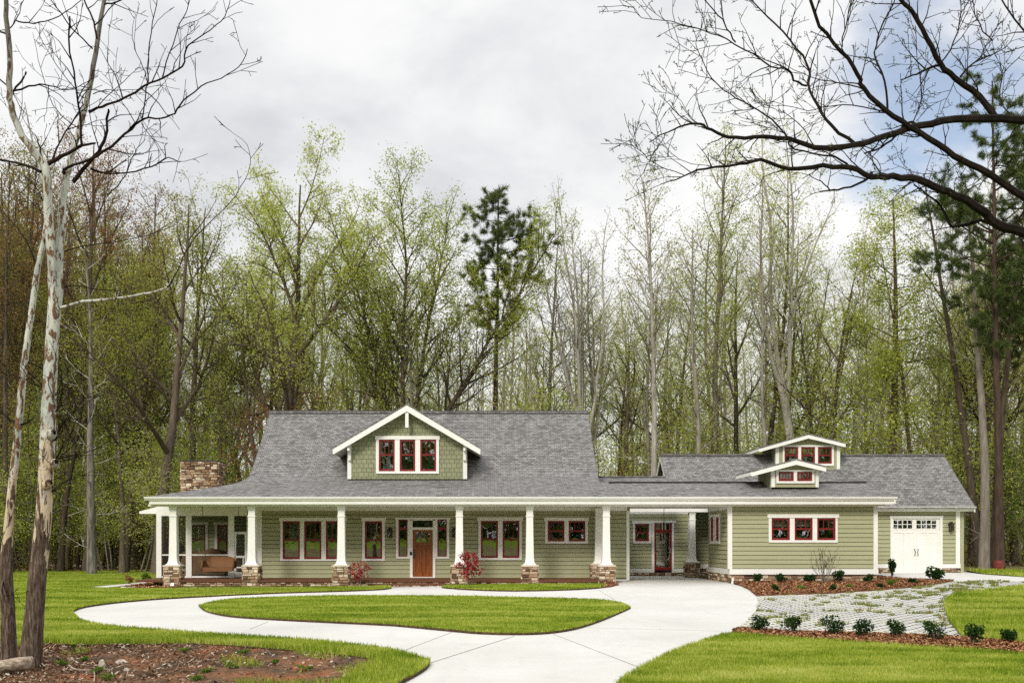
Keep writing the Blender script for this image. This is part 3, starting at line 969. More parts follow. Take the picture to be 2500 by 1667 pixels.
dormer('upper', Yu, 46.25, 1895, 2049, 1145, .13, .13, (1974, 1059.5), (1854, 1093.5), (2064.5, 1081.5), .19,
       rect(1910.5, 2035, 1086.5, 1137, Yu), [rect(1914.5, 1948, 1091, 1131.5, Yu), rect(1955, 1989, 1091, 1131.5, Yu), rect(1996, 2030, 1091, 1131.5, Yu)], 49.0, 'plain', .5, 3)
Yl = 39.55
dormer('lower', Yl, 39.2, 1884.5, 1996.5, 1189, .12, .10, (1944, 1121), (1835, 1150.5), (2017, 1139), .2,
       rect(1894.5, 1987.5, 1146.5, 1179.5, Yl), [rect(1900, 1937, 1151.5, 1174, Yl), rect(1945, 1982, 1151.5, 1174, Yl)], 41.6, 'plain', 0, 4)

# ---- wing front wall
wx0, wx1 = X(1784, YWING), X(2142, YWING)
ws = [rect(1883, 1927.5, 1264, 1317.7, YWING), rect(1939, 1983, 1264, 1317.7, YWING), rect(1994, 2039, 1264, 1317.7, YWING)]
zb0, zb1 = Z(1401.5, YWING), Z(1388, YWING)
hp(siding(front(YWING), wx0 + .05, wx1 - .1, zb1, ZS - .08, ws, .182), 'wall', MT['siding'])
window(front(YWING), rect(1876, 2044, 1254.5, 1323.7, YWING), ws)
f2 = front(YWING)
trim('corner_board', wx0 - .12, wx0 + .05, -.05, .10, zb1, ZS - .078, fr=f2); trim('corner_board', wx1 - .17, wx1, -.05, .10, zb1, ZS - .078, fr=f2)
trim('base_board', wx0 - .06, wx1 + .02, -.06, .02, zb0, zb1 - .002, fr=f2)
hp(stones(front(YWING + .05), wx0, wx1, -.05, zb0, 21, .105, .05, 1.2), 'foundation', STONE, tint=True)
# wing left wall
xw = 10.03
lw = [(41.45, 42.0, Z(1320, 41.7), Z(1262, 41.7)), (40.5, 41.05, Z(1320, 40.8), Z(1262, 40.8))]
hp(siding(west(xw), YWING + .06, 42.5, zb1, 3.2, lw, .182), 'wall', MT['siding'])
for s in lw:
    window(west(xw), (s[0] - .12, s[1] + .12, s[2] - .12, s[3] + .12), [s], 0, 1, cap=.02)
trim('base_board', YWING - .03, 42.52, -.055, 0, zb0, zb1 - .002, fr=west(xw)); trim('frieze_board', YWING + .1, 42.5, -.04, 0, 3.2, ZS, fr=west(xw))
hp(stones(lambda u, d_, v: (xw + .02 + d_, u, v), YWING, 42.5, -.05, zb0, 22, .13, .05, 1.2), 'foundation', STONE, tint=True)
mb = MB(); mb.box(xw + .01, wx1, 42.34, 42.5, 0, 3.9); mb.box(wx1 - .16, wx1 - .001, YWING + .11, 42.34, 0, 3.6); hp(mb, 'wall', MT['siding'])
# passage back wall with red door
px0, px1 = X(1520, YB), X(1692, YB)
dw = rect(1597, 1640, 1276, 1391, YB); sw = rect(1550, 1584, 1278, 1320.5, YB)
zpb0, zpb1 = Z(1397, YB), Z(1387, YB)
hp(siding(front(YB), px0, px1, zpb1, 3.25, [dw, sw, (dw[0], dw[1], zpb0, dw[3])], .182), 'wall', MT['siding'])
window(front(YB), rect(1545, 1590, 1271, 1326, YB), [sw], .48, 3)
f3 = front(YB)
mb = MB(); mb.box(X(1591, YB), X(1650, YB), -.07, 0, dw[3] + .003, Z(1270.5, YB), fr=f3)
mb.box(X(1591, YB), dw[0], -.06, .08, zpb0, dw[3], fr=f3); mb.box(dw[1], X(1645, YB), -.06, .08, zpb0, dw[3], fr=f3); hp(mb, 'door_casing', MT['white'])
trim('base_board', px0, X(1591, YB) - .002, -.055, 0, zpb0, zpb1, fr=f3); trim('base_board', X(1645, YB) + .002, px1, -.055, 0, zpb0, zpb1, fr=f3)
trim('frieze_board', px0, px1, -.05, 0, 3.25, 3.42, fr=f3); trim('corner_board', px1 - .1, px1 + .05, -.06, .1, zpb1 + .001, 3.249, fr=f3)
db = MB(); a, b, c, d4 = dw; zt1, zt0 = Z(1292, YB), Z(1300, YB)
for (u0_, u1_, v0_, v1_) in ((a, a + .1, c, d4), (b - .1, b, c, d4), (a + .1, b - .1, c, c + .14), (a + .1, b - .1, zt0, zt1), (a + .1, b - .1, d4 - .05, d4)):
    db.box(u0_, u1_, -.03, .03, v0_, v1_, fr=f3)
for k in (1, 2): db.box(a + .1 + (b - a - .2) * k / 3 - .011, a + .1 + (b - a - .2) * k / 3 + .011, -.02, .02, zt1, d4 - .05, fr=f3)
rd = hp(db, 'door', MT['red']); rd['label'] = 'red framed full-glass door'
gb = MB(); gb.poly([fr_ for fr_ in (f3(a + .09, .005, c + .1), f3(b - .09, .005, c + .1), f3(b - .09, .005, d4 - .04), f3(a + .09, .005, d4 - .04))]); hp(gb, 'pane', MT['glass'], rd)
hb = MB(); hb.box(b - .075, b - .035, -.045, -.03, c + .85, c + 1.1, fr=f3); hb.tube([f3(b - .055, -.045, c + .88), f3(b - .055, -.09, c + .9), f3(b - .055, -.09, c + 1.04), f3(b - .055, -.045, c + 1.06)], .011); hp(hb, 'handle', MT['pot'], rd)
hp(stones(front(YB - .02), px0, px1, .1, zpb0, 33, .12, .04), 'foundation', STONE, tint=True)
# wall beyond the passage column and the far beam
hp(siding(front(49.8), X(1640, 49.8), X(1790, 49.8), Z(1376, 49.8), 3.6, (), .182), 'wall', MT['siding'])
trim('base_board', X(1640, 49.8), X(1790, 49.8), 49.74, 49.8, Z(1387, 49.8), Z(1376, 49.8) - .002)
hp(stones(front(49.82), X(1665, 49.8), X(1790, 49.8), .1, Z(1387, 49.8) - .002, 34, .12, .04), 'foundation', STONE, tint=True)
mb = MB(); mb.box(X(1470, 44.9), X(1735, 44.9), 44.78, 45.2, 3.271, 3.45); hp(mb, 'passage_beam', MT['white'])
mb = MB(); mb.box(wall_r, wall_r + .2, YW + .301, 47.2, .1, 3.46); hp(mb, 'wall', MT['siding'])

# ---- garage wall and door
gx0, gx1 = X(2138, YG), X(2343, YG)
gd = rect(2179, 2294, 1265, 1397.6, YG)
gz0, gz1 = Z(1386, YG), Z(1376, YG)
hp(siding(front(YG), gx0, gx1 - .1, gz1, 3.31, [(gd[0], gd[1], 0, gd[3])], .19), 'wall', MT['siding'])
f4 = front(YG)
trim('corner_board', gx1 - .2, gx1, -.05, .1, gz0, 3.305, fr=f4)
mb = MB()
t0, t1 = X(2173, YG), X(2300, YG)
mb.box(t0 - .03, t1 + .03, -.06, 0, gd[3] + .002, Z(1258.4, YG), fr=f4)
mb.box(t0, gd[0], -.055, .16, .3, gd[3], fr=f4); mb.box(gd[1], t1, -.055, .16, .3, gd[3], fr=f4)
hp(mb, 'door_casing', MT['white'])
trim('base_board', gx0, t0 - .002, -.055, 0, gz0, gz1 - .002, fr=f4); trim('base_board', t1 + .002, gx1 + .01, -.062, 0, gz0, gz1 - .002, fr=f4)
db = MB(); a, b, c, d5 = gd; c = .3
wz0, wz1 = Z(1289.5, YG), Z(1269.5, YG)
mid = (a + b) / 2
panes = []
for s, (l, r_) in enumerate(((X(2180, YG), X(2227.5, YG)), (X(2237.5, YG), X(2286, YG)))):
    panes.append((l, r_))
db.box(a, b, .02, .06, c, wz0 - .05, fr=f4)
db.box(a, b, .006, .06, wz1, d5, fr=f4); db.box(a, b, .006, .06, wz0 - .05, wz0, fr=f4)
db.box(a, panes[0][0] + .03, .006, .06, wz0, wz1, fr=f4); db.box(panes[0][1], panes[1][0], .006, .06, wz0, wz1, fr=f4); db.box(panes[1][1], b, .006, .06, wz0, wz1, fr=f4)
for l, r_ in panes:
    for k in range(1, 4): db.box(l + (r_ - l) * k / 4 - .014, l + (r_ - l) * k / 4 + .014, .004, .05, wz0, wz1, fr=f4)
    db.box(l, r_, .005, .05, (wz0 + wz1) / 2 - .014, (wz0 + wz1) / 2 + .014, fr=f4)
for u in (a + .04, mid - .06, mid + .06, b - .04, a + (mid - a) * .52, mid + (b - mid) * .48):     # carriage-door stiles
    db.box(u - .05, u + .05, -.004, .02, c + .001, wz0 - .06, fr=f4)
db.box(a + .01, b - .01, .002, .02, c + .02, c + .18, fr=f4); db.box(a + .01, b - .01, .001, .02, wz0 - .22, wz0 - .07, fr=f4)
gdo = hp(db, 'garage_door', MT['white'])
for l, r_ in panes:
    gb = MB(); gb.poly([f4(l, .03, wz0), f4(r_, .03, wz0), f4(r_, .03, wz1), f4(l, .03, wz1)]); hp(gb, 'pane', MT['glass'], gdo)
for s in (-1, 1):
    hb = MB(); u = mid + s * .06
    hb.tube([f4(u, .0, 1.22), f4(u + s * .02, -.05, 1.26), f4(u - s * .012, -.05, 1.42), f4(u + s * .03, -.05, 1.5), f4(u + s * .02, 0, 1.54)], [.018, .014, .014, .014, .02]); hp(hb, 'handle', MT['iron'], gdo)
hp(stones(front(YG + .02), gx0, t0, .1, gz0, 41, .12, .05), 'foundation', STONE, tint=True)
hp(stones(front(YG + .02), t1, gx1, .1, gz0, 42, .12, .05), 'foundation', STONE, tint=True)
mb = MB(); mb.box(gx0, gx1, 50.2, 50.36, .2, 3.6); hp(mb, 'wall', MT['siding'])

# ---- screened porch
sp = MB()
zsp0, zsp1 = Z(1411, YW), Z(1258.7, YW)
def bar(p0, p1, z0, z1, d0=-.05, d1=.06): sp.box(X(p0, YW), X(p1, YW), d0, d1, z0, z1, fr=fr)
sp.box(X(382.6, YW), X(395, YW), -.06, .15, .08, zsp1 - .001, fr=fr)
bar(454.5, 468.5, ZF + .001, zsp1 - .001); bar(558, 572, ZF + .001, zsp1 - .001); bar(603, 625, ZF + .001, zsp1 - .001)
bar(382.6, 604, zsp1, ZS - .003)
for p0, p1 in ((395, 454.5), (468.5, 558)):
    bar(p0, p1, ZF + .001, ZF + .075, -.03, .04); bar(p0, p1, Z(1355.5, YW), Z(1352.5, YW), -.02, .03)
for dd in (2.0, 4.0, 6.0, 7.9): sp.box(X(382.6, YW), X(388, YW), dd, dd + .1, .08, zsp1 - .001, fr=fr)
sp.box(X(382.6, YW), X(388, YW), .15, 8.0, zsp1, ZS - .004, fr=fr); sp.box(X(382.6, YW), X(388, YW), .151, 7.99, .08, ZF + .08, fr=fr); sp.box(X(383, YW), X(387, YW), .151, 7.99, 1.28, 1.33, fr=fr)
sp.box(X(382.6, YW) - .01, X(440, YW), -.07, .1, .05, ZF - .09, fr=fr)
scr = hp(sp, 'screen_frame', MT['white'])
for p0, p1 in ((395, 454.5), (468.5, 558)):
    for z0, z1 in ((ZF + .07, Z(1354, YW)), (Z(1354, YW), zsp1)):
        gb = MB(); gb.poly([fr(X(p0, YW), .005, z0), fr(X(p1, YW), .005, z0), fr(X(p1, YW), .005, z1), fr(X(p0, YW), .005, z1)]); hp(gb, 'screen', MT['screen'], scr)
gb = MB(); gb.poly([fr(X(572, YW), .005, Z(1296, YW)), fr(X(603, YW), .005, Z(1296, YW)), fr(X(603, YW), .005, zsp1), fr(X(572, YW), .005, zsp1)]); hp(gb, 'screen', MT['screen'], scr)
sd = MB(); l, r_ = X(572, YW) + .01, X(603, YW) - .01
zt = Z(1298, YW)
for u0_, u1_, v0_, v1_ in ((l, l + .08, ZF + .03, zt), (r_ - .08, r_, ZF + .03, zt), (l + .08, r_ - .08, zt - .09, zt), (l + .08, r_ - .08, ZF + .03, ZF + .24), (l + .08, r_ - .08, Z(1361, YW), Z(1356, YW)), (l + .08, r_ - .08, Z(1386, YW), Z(1383, YW))):
    sd.box(u0_, u1_, -.03, .03, v0_, v1_, fr=fr)
sd.box(X(594, YW) - .02, X(594, YW) + .02, -.028, .028, ZF + .24, Z(1361, YW), fr=fr)
sdo = hp(sd, 'screen_door', MT['white'])
gb = MB(); gb.poly([fr(l, .004, ZF + .1), fr(r_, .004, ZF + .1), fr(r_, .004, zt), fr(l, .004, zt)]); hp(gb, 'screen', MT['screen'], sdo)
# house wall behind the screens
YS = 45.0
sw2 = [rect(462, 502, 1281, 1352, YS), rect(531, 556, 1281, 1352, YS)]
hp(siding(front(YS), X(384, YW) + .2, X(640, YW), ZF, 3.3, sw2), 'wall', MT['siding'])
for s in sw2: window(front(YS), (s[0] - .12, s[1] + .12, s[2] - .12, s[3] + .14), [s], .5, 3)
mb = MB(); mb.box(X(384, YW), X(630, YW), YW + .001, 49, ZF - .09, ZF - .004); hp(mb, 'porch_floor', MT['brickfloor'])
mb = MB(); mb.box(X(384, YW), X(630, YW), 43.2, 49, ZS, ZS + .05); hp(mb, 'porch_ceiling', MT['white'])
mb = MB(); mb.box(X(641, YW), X(641, YW) + .15, YW + .17, YS, ZF, ZS); hp(mb, 'wall', MT['siding'])
# left lean-to eave
e = MB(); Yle = 42.4
e.prism([P(340, 1248, Yle), P(404, 1231, Yle), P(411, 1234.5, Yle), P(386, 1253.5, Yle), P(340, 1253.5, Yle)], (0, 6.5, 0)); hp(e, 'side_eave', MT['white'])

# ---- chimney
cx0, cx1 = X(442, 46), X(531, 46)
hp(stone_box(cx0, cx1, 46, 47.2, 3.2, Z(1126.5, 46), 55, .125, .075, 'FLRB', .85), 'chimney', STONE, tint=True)
mb = MB(); mb.box(cx0 - .03, cx1 + .03, 45.95, 47.25, Z(1126.5, 46) + .001, Z(1123.5, 46)); hp(mb, 'chimney_cap', MT['iron'])

# ---- interior shells so that rooms read as rooms
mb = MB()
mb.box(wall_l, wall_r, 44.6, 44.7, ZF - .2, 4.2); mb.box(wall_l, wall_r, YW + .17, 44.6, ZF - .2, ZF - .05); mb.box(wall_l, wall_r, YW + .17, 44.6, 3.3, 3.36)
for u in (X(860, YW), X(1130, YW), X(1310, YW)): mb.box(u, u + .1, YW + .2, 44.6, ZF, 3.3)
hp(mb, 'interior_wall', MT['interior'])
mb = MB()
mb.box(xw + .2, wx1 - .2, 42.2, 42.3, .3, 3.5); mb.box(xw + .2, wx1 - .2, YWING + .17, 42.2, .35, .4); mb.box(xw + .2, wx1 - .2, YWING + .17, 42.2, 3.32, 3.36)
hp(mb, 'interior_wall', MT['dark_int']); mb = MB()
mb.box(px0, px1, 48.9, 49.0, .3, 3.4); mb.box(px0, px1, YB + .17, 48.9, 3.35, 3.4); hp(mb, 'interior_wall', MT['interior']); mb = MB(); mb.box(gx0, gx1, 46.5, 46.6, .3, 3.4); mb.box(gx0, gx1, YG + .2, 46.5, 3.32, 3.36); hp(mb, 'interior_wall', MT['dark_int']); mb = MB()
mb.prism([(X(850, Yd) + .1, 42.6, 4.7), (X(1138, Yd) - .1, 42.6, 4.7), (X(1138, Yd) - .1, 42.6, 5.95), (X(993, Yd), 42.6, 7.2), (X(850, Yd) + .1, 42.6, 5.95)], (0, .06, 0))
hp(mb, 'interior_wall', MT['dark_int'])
sl = MB()
for k in range(24):
    z = tri_s[0][2] + .35 + k * .05
    sl.box(tri_s[0][0] + .22, tri_s[0][1] - .12, YW + .3, YW + .33, z, z + .032)
hp(sl, 'window_blind', MT['slat'])
cu = MB()
for s in ws[:2]:
    cu.box(s[0] + .06, s[1] - .04, YWING + .24, YWING + .26, s[3] - .34, s[3] - .08)
hp(cu, 'window_shade', MT['slat'])
# downspouts
mb = MB(); x_, y_ = X(1788, YWING), YWING - .1
mb.lathe((x_, y_, .12), [(.05, .1), (.055, .12), (.055, .3)], 10); mb.lathe((x_, y_ - .03, .12), [(.10, .0), (.10, .04), (.085, .13)], 12); hp(mb, 'downspout', MT['white'])
mb = MB(); x_ = X(419, 38.2); mb.rings([[(x_ - .09, 38.18, -.02), (x_ + .09, 38.18, -.02), (x_ + .07, 38.3, -.02), (x_ - .07, 38.3, -.02)], [(x_ - .06, 38.3, .22), (x_ + .06, 38.3, .22), (x_ + .05, 38.38, .22), (x_ - .05, 38.38, .22)]]); hp(mb, 'downspout', MT['white'])

# ---- things on and in the house
def lantern(px, py, Yp, h, label):
    x, z = X(px, Yp), Z(py, Yp)
    L = (x, Yp, z)
    e = empty('wall_lantern', L, label, 'lantern', 'bronze lanterns on the house wall')
    s = h / .44
    y = Yp - .16 * s
    m = MB(); m.box(x - .05 * s, x + .05 * s, Yp - .05, Yp - .028, z + .02 * s, z + .2 * s); m.tube([(x, Yp - .04, z + .14 * s), (x, Yp - .1 * s, z + .21 * s), (x, y, z + .2 * s)], .012 * s); m.build('backplate', MT['metal'], e, L)
    m = MB()
    def sq(hh, zz): return [(x - hh * s, y - hh * s, z + zz * s), (x + hh * s, y - hh * s, z + zz * s), (x + hh * s, y + hh * s, z + zz * s), (x - hh * s, y + hh * s, z + zz * s)]
    m.rings([sq(.125, .08), sq(.125, .095), sq(.07, .15), sq(.05, .155), sq(.05, .2), (sq(.02, .22))])
    m.rings([sq(.095, -.22), sq(.095, -.19)]); m.rings([sq(.09, .055), sq(.09, .078)])
    for sx in (-1, 1):
        for sy in (-1, 1):
            m.box(x + sx * .082 * s - .009, x + sx * .082 * s + .009, y + sy * .082 * s - .009, y + sy * .082 * s + .009, z - .19 * s, z + .055 * s)
    for sx in (-.3, .3): m.box(x + sx * .1 * s - .005, x + sx * .1 * s + .005, y - .085 * s, y - .075 * s, z - .19 * s, z + .055 * s)
    m.build('cage', MT['metal'], e, L)
    m = MB(); m.box(x - .07 * s, x + .07 * s, y - .07 * s, y + .07 * s, z - .188 * s, z + .053 * s); m.build('glass', MT['darkglass'], e, L)
lantern(952.6, 1299, YW, .44, 'dark bronze wall lantern between the tall window and the front door')
lantern(1109.4, 1299, YW, .44, 'dark bronze wall lantern right of the front door, half behind a column')
lantern(2319, 1284, YG, .42, 'dark bronze wall lantern right of the white garage door')
# pendant in the passage
L = (X(1621, 44), 44.0, 3.46)
e = empty('pendant_light', L, 'glass pendant lantern hanging in the covered passage in front of the red door', 'pendant light')
m = MB(); m.tube([(L[0], 44, 3.46), (L[0], 44, 2.72)], .012); m.lathe((L[0], 44, 3.42), [(.06, 0), (.06, .04)], 12); m.build('rod', MT['metal'], e, L)
m = MB(); m.lathe((L[0], 44, 2.7), [(.10, 0), (.10, .02), (.03, .07)], 4)
for k in range(4):
    a_ = math.pi / 2 * k; m.tube([(L[0] + .1 * math.cos(a_), 44 + .1 * math.sin(a_), 2.7), (L[0] + .1 * math.cos(a_), 44 + .1 * math.sin(a_), 2.42)], .008)
m.lathe((L[0], 44, 2.4), [(.105, 0), (.105, .02)], 4); m.build('cage', MT['metal'], e, L)
m = MB(); m.lathe((L[0], 44, 2.425), [(.085, 0), (.085, .27)], 10); m.build('glass', MT['darkglass'], e, L)
# porch swing
SY = 39.85
L = (X(536, SY), SY, Z(1392, SY))
e = empty('porch_swing', L, 'brown wicker porch swing hanging on chains in front of the screens', 'porch swing')
m = MB()
x0, x1 = X(495, SY), X(576, SY); zs = Z(1386, SY); zt = Z(1360, SY)
n = 14
bk = []
for k in range(n + 1):
    t = k / n; x = x0 + (x1 - x0) * t
    e_ = abs(2 * t - 1) ** 4
    bk.append((x, SY + .30 - .18 * e_, zt - .16 * e_))
for (a, b) in zip(bk[:-1], bk[1:]):
    m.mesh([(a[0], a[1] - .08, zs), (b[0], b[1] - .08, zs), b, a, (a[0], a[1] - .03, zs), (b[0], b[1] - .03, zs), (b[0], b[1] + .05, b[2]), (a[0], a[1] + .05, a[2])], [(0, 1, 2, 3), (5, 4, 7, 6), (3, 2, 6, 7)])
m.tube([(p[0], p[1] + .02, p[2] + .01) for p in bk], .032, 8)
m.build('backrest', MT['wicker'], e, L, smooth=True)
m = MB(); m.box(x0 + .06, x1 - .06, SY - .28, SY + .25, zs - .02, zs + .03); m.box(x0 + .08, x1 - .08, SY - .29, SY - .26, zs - .13, zs + .02); m.build('seat', MT['wicker'], e, L)
for xx in (x0 + .05, x1 - .05):
    m = MB(); m.tube([(xx, SY - .27, zs - .1), (xx, SY - .29, zs + .2), (xx, SY - .2, zs + .27), (xx, SY + .14, zs + .29)], .035, 8)
    m.mesh([(xx, SY - .27, zs), (xx, SY + .2, zs), (xx, SY + .15, zs + .27), (xx, SY - .22, zs + .25)], [(0, 1, 2, 3)]); m.build('armrest', MT['wicker'], e, L, smooth=True)
for xx, pt in ((x0 + .12, 494), (x1 - .02, 583)):
    m = MB(); xt = X(pt, SY)
    m.tube([(xt, SY, ZS - .01), (xt + (xx - xt) * .5, SY, 2.0), (xx, SY - .02, 1.25)], .011, 5)
    m.tube([(xx, SY - .02, 1.25), (xx, SY - .25, zs + .25)], .009, 5); m.tube([(xx, SY - .02, 1.25), (xx, SY + .2, zs + .32)], .009, 5)
    m.lathe((xt, SY, ZS - .06), [(.03, 0), (.03, .06)], 8); m.build('chain', MT['iron'], e, L)
# furniture under a brown cover, behind the screen
L = (X(502, 43), 43.0, ZF)
e = empty('covered_furniture', L, 'outdoor furniture under a brown canvas cover behind the porch screen', 'covered furniture')
m = MB(); rr = random.Random(4)
nx, ny = 18, 9
pts, fs = [], []
for j in range(ny + 1):
    for i in range(nx + 1):
        u, v = i / nx * 2 - 1, j / ny * 2 - 1
        ed = max(abs(u), abs(v))
        zz = (1.02 + .08 * math.sin(u * 5)) * (1 - ss(.72, 1.0, ed)) + .12
        pts.append((L[0] + u * 1.15 + .02 * math.sin(j * 2.1), 43 + v * .55 + .03 * math.sin(i * 2.7), ZF + zz))
for j in range(ny):
    for i in range(nx): fs.append((j * (nx + 1) + i, j * (nx + 1) + i + 1, (j + 1) * (nx + 1) + i + 1, (j + 1) * (nx + 1) + i))
m.mesh(pts, fs); m.build('cover', MT['canvas'], e, L, smooth=True)
for u in (-1.0, 1.0):
    m = MB(); m.box(L[0] + u - .04, L[0] + u + .04, 42.55, 42.63, ZF, ZF + .2); m.build('leg', MT['iron'], e, L)
# table lamps behind the triple window
for px, lab in ((758.5, 'cream shaded table lamp behind the middle sash of the triple window'), (819, 'cream shaded table lamp behind the right sash of the triple window')):
    x = X(px, 41.7); L = (x, 41.7, Z(1362, 41.7))
    e = empty('table_lamp', L, lab, 'table lamp')
    z0 = L[2]
    m = MB(); m.lathe((x, 41.7, z0), [(.09, 0), (.09, .02), (.03, .05), (.05, .16), (.03, .28), (.012, .32), (.012, .45)], 12); m.build('base', MT['brass'], e, L, smooth=True)
    m = MB(); m.rings([[(x + r_ * math.cos(k * math.pi / 8), 41.7 + r_ * math.sin(k * math.pi / 8), z0 + zz) for k in range(16)] for r_, zz in ((.2, .40), (.1, .74))], False); m.build('lamp_shade', MT['shade'], e, L, smooth=True)
    tb_ = MB(); tb_.box(x - .3, x + .3, 41.45, 41.95, z0 - .04, z0 - .001)
    for sx in (-.26, .26):
        for sy in (-.2, .2): tb_.box(x + sx - .02, x + sx + .02, 41.7 + sy - .02, 41.7 + sy + .02, ZF - .05, z0 - .04)
    tg = tb_.build('side_table', MT['door'])
    tag(tg, 'wooden side table under the ' + ('middle' if px < 800 else 'right') + ' lamp of the triple window', 'table')
# ------------------------------------------------------------------ the ground
def gp(lst, up=0.0): return [G(p[0], p[1], up) if len(p) == 2 else G(*p) for p in lst]
U = .085                                   # where turf stands before concrete the photo shows its top


def _ground():
    xs = np.concatenate([np.linspace(-700, -60, 12)[:-1], np.linspace(-60, 70, 66), np.linspace(70, 700, 12)[1:]])
    ys = np.concatenate([np.linspace(-260, 8, 16)[:-1], np.linspace(8, 66, 60)[:-1], np.linspace(66, 140, 40)[:-1], np.linspace(140, 1100, 14)])
    v = []
    for y in ys:
        for x in xs:
            b = .12 * mnoise.noise(Vector((x * .3, y * .3, 0))) if y > 64 else 0
            v.append((x, y, ground_z(x, y) - .06 + b))
    n = len(xs)
    f = [(j * n + i, j * n + i + 1, (j + 1) * n + i + 1, (j + 1) * n + i) for j in range(len(ys) - 1) for i in range(n - 1)]
    m = MB(); m.mesh(v, f)
    tag(m.build('ground', MT['forestfloor'], smooth=True), None, None, None, 'structure')
_ground()

drive_out = gp([(956, 1436), (931, 1440), (842, 1444), (701.5, 1448), (585, 1453), (468, 1459), (374, 1464.6), (281, 1473), (210, 1483), (182, 1492), (178, 1499), (196, 1508, U), (234, 1517.5, U), (304, 1526, U), (421, 1535, U), (561, 1544, U), (701.5, 1552.6, U), (818, 1562, U), (935, 1576, U), (996, 1590, U), (1038, 1606, U * .7), (1050, 1620), (1041, 1634), (1015, 1651), (982, 1667)])
island = gp([(486, 1480), (491, 1473, U), (524, 1464.6, U), (585, 1457.4, U), (701.5, 1453.2, U), (842, 1450.4, U), (949, 1450.4, U), (1090, 1451, U), (1212.6, 1453.4, U), (1382.7, 1457.3, U), (1470, 1461, U), (1515, 1468, U), (1536, 1477, U), (1538, 1486), (1510, 1499), (1459, 1520), (1404, 1537), (1340, 1547), (1264, 1550), (1170, 1547.7), (1085, 1540), (1000, 1532), (935, 1527), (748, 1518), (655, 1513), (561, 1506), (505, 1494)])
strip_r = gp([(1079, 1435), (1106, 1430.5), (1200, 1429), (1350, 1428), (1460, 1427), (1480, 1431), (1463.5, 1436), (1383, 1441), (1255, 1443.5), (1149, 1440.5)])
drive_r = gp([(1784, 1424), (1808, 1430), (1829, 1439), (1846, 1454), (1852, 1471), (1846, 1490), (1825, 1514), (1791, 1537), (1765, 1546, U), (1723, 1559, U), (1680, 1573, U), (1629, 1592, U), (1574, 1622, U), (1527, 1648, U), (1502, 1667, U)])

# concrete: one sheet under everything, lawns lie higher
_do = smooth_poly(drive_out, 3, False); dv = []
for _i, _p in enumerate(_do):
    _a, _b = Vector(_do[max(0, _i - 1)]), Vector(_do[min(len(_do) - 1, _i + 1)]); _t = (_b - _a).normalized()
    dv.append((_p[0] + _t.y * .3, _p[1] - _t.x * .3))
dv = [(4.0, 38.3), (-3.9, 38.3)] + dv + [(-1.9, 9.0), (2.4, 9.0)] + list(reversed(drive_r)) + [(9.98, 39.3), (9.98, 47.0), (6.0, 47.2), (6.0, 41.2), (4.8, 38.3)]
sheet('driveway', dv, .0, MT['concrete'], 0, 1.2)
jm = noisy('joint', [(.3, (.22, .205, .18)), (.7, (.36, .34, .30))], 8, .9, world=True)
def joint(a, b, w=.024):
    a, b = Vector(G(*a)), Vector(G(*b)); d = (b - a).normalized(); n_ = Vector((-d.y, d.x)) * w / 2
    m = MB(); k = 8
    for i in range(k):
        p, q = a.lerp(b, i / k), a.lerp(b, (i + 1) / k)
        m.poly([(c.x, c.y, ground_z(c.x, c.y) + .004) for c in (p - n_, q - n_, q + n_, p + n_)][::1])
    tag(m.build('driveway_joint', jm), None, None, None, 'structure')
joint((1256, 1552), (1052, 1617)); joint((1158, 1447.6), (1154, 1450)); joint((1385, 1530), (1765, 1540), .016); joint((610, 1535), (655, 1517), .016); joint((1462, 1440), (1500, 1463), .016); joint((1110, 1540), (985, 1588), .014); joint((1350, 1547), (1560, 1628), .014)

lawn_m = [MT['lawn'], MT['soil']]
LAWNS = {}
def lawn(name, poly, label=None, skirt=.09, z=.05, step=1.0):
    LAWNS[name] = poly
    return sheet(name, poly, z, lawn_m, skirt, step)
lawn('lawn_island', smooth_poly(island, 4))
lawn('lawn_strip', smooth_poly(strip_r, 3), step=.6)
# left lawn: from the forest edge round the loop to the dirt bank
do = smooth_poly(drive_out, 3, False)
dirt_edge = gp([(-60, 1588), (60, 1582), (100, 1576), (187, 1579), (327, 1578), (468, 1576), (608, 1584), (748, 1596), (842, 1604), (905, 1614), (915, 1628), (880, 1645), (845, 1667)])
left = do[:-1] + [G(982, 1667), (-1.2, 11.0), (-2.0, 11.0)] + list(reversed(dirt_edge)) + [(-11, 18), (-24, 25), (-40, 45), (-45, 60)] + gp([(-150, 1398), (60, 1394), (200, 1392), (330, 1393)]) + [(-16, 58), (-13.9, 50), (-13.9, 40.2), (-13.6, 38.0)] + gp([(440, 1437), (600, 1436), (800, 1435), (940, 1432.5), (952, 1433)])
lawn('lawn_left', left, step=1.6)
right = gp([(1765, 1546, U), (1800, 1541, .1), (1899, 1550, .1), (2057, 1560, .1), (2215, 1571.5, .1), (2373, 1579.5, .1), (2560, 1596, .1)]) + [(13, 15.3), (13, 9.0), (2.45, 9.0)] + list(reversed(drive_r))[0:7]
lawn('lawn_right', right, step=.8)
meadow = gp([(2560, 1427), (2500, 1433), (2413, 1443), (2333.6, 1453), (2308, 1467), (2306, 1486), (2316, 1514), (2349, 1557), (2430, 1564), (2560, 1578)]) + [(20, 18), (34, 30), (30, 40)]
lawn('lawn_meadow', meadow, z=.04, step=.8)
back = gp([(2403, 1402), (2440, 1403.5), (2500, 1409)]) + [(32, 41), (44, 52)] + gp([(2500, 1395), (2420, 1394.5), (2360, 1393)])
sheet('lawn_front', [(-60, -36), (60, -36), (60, 7.5), (-60, 7.5)], .05, lawn_m, 0, 3)
lawn('lawn_back', back, z=.03, step=1.2)
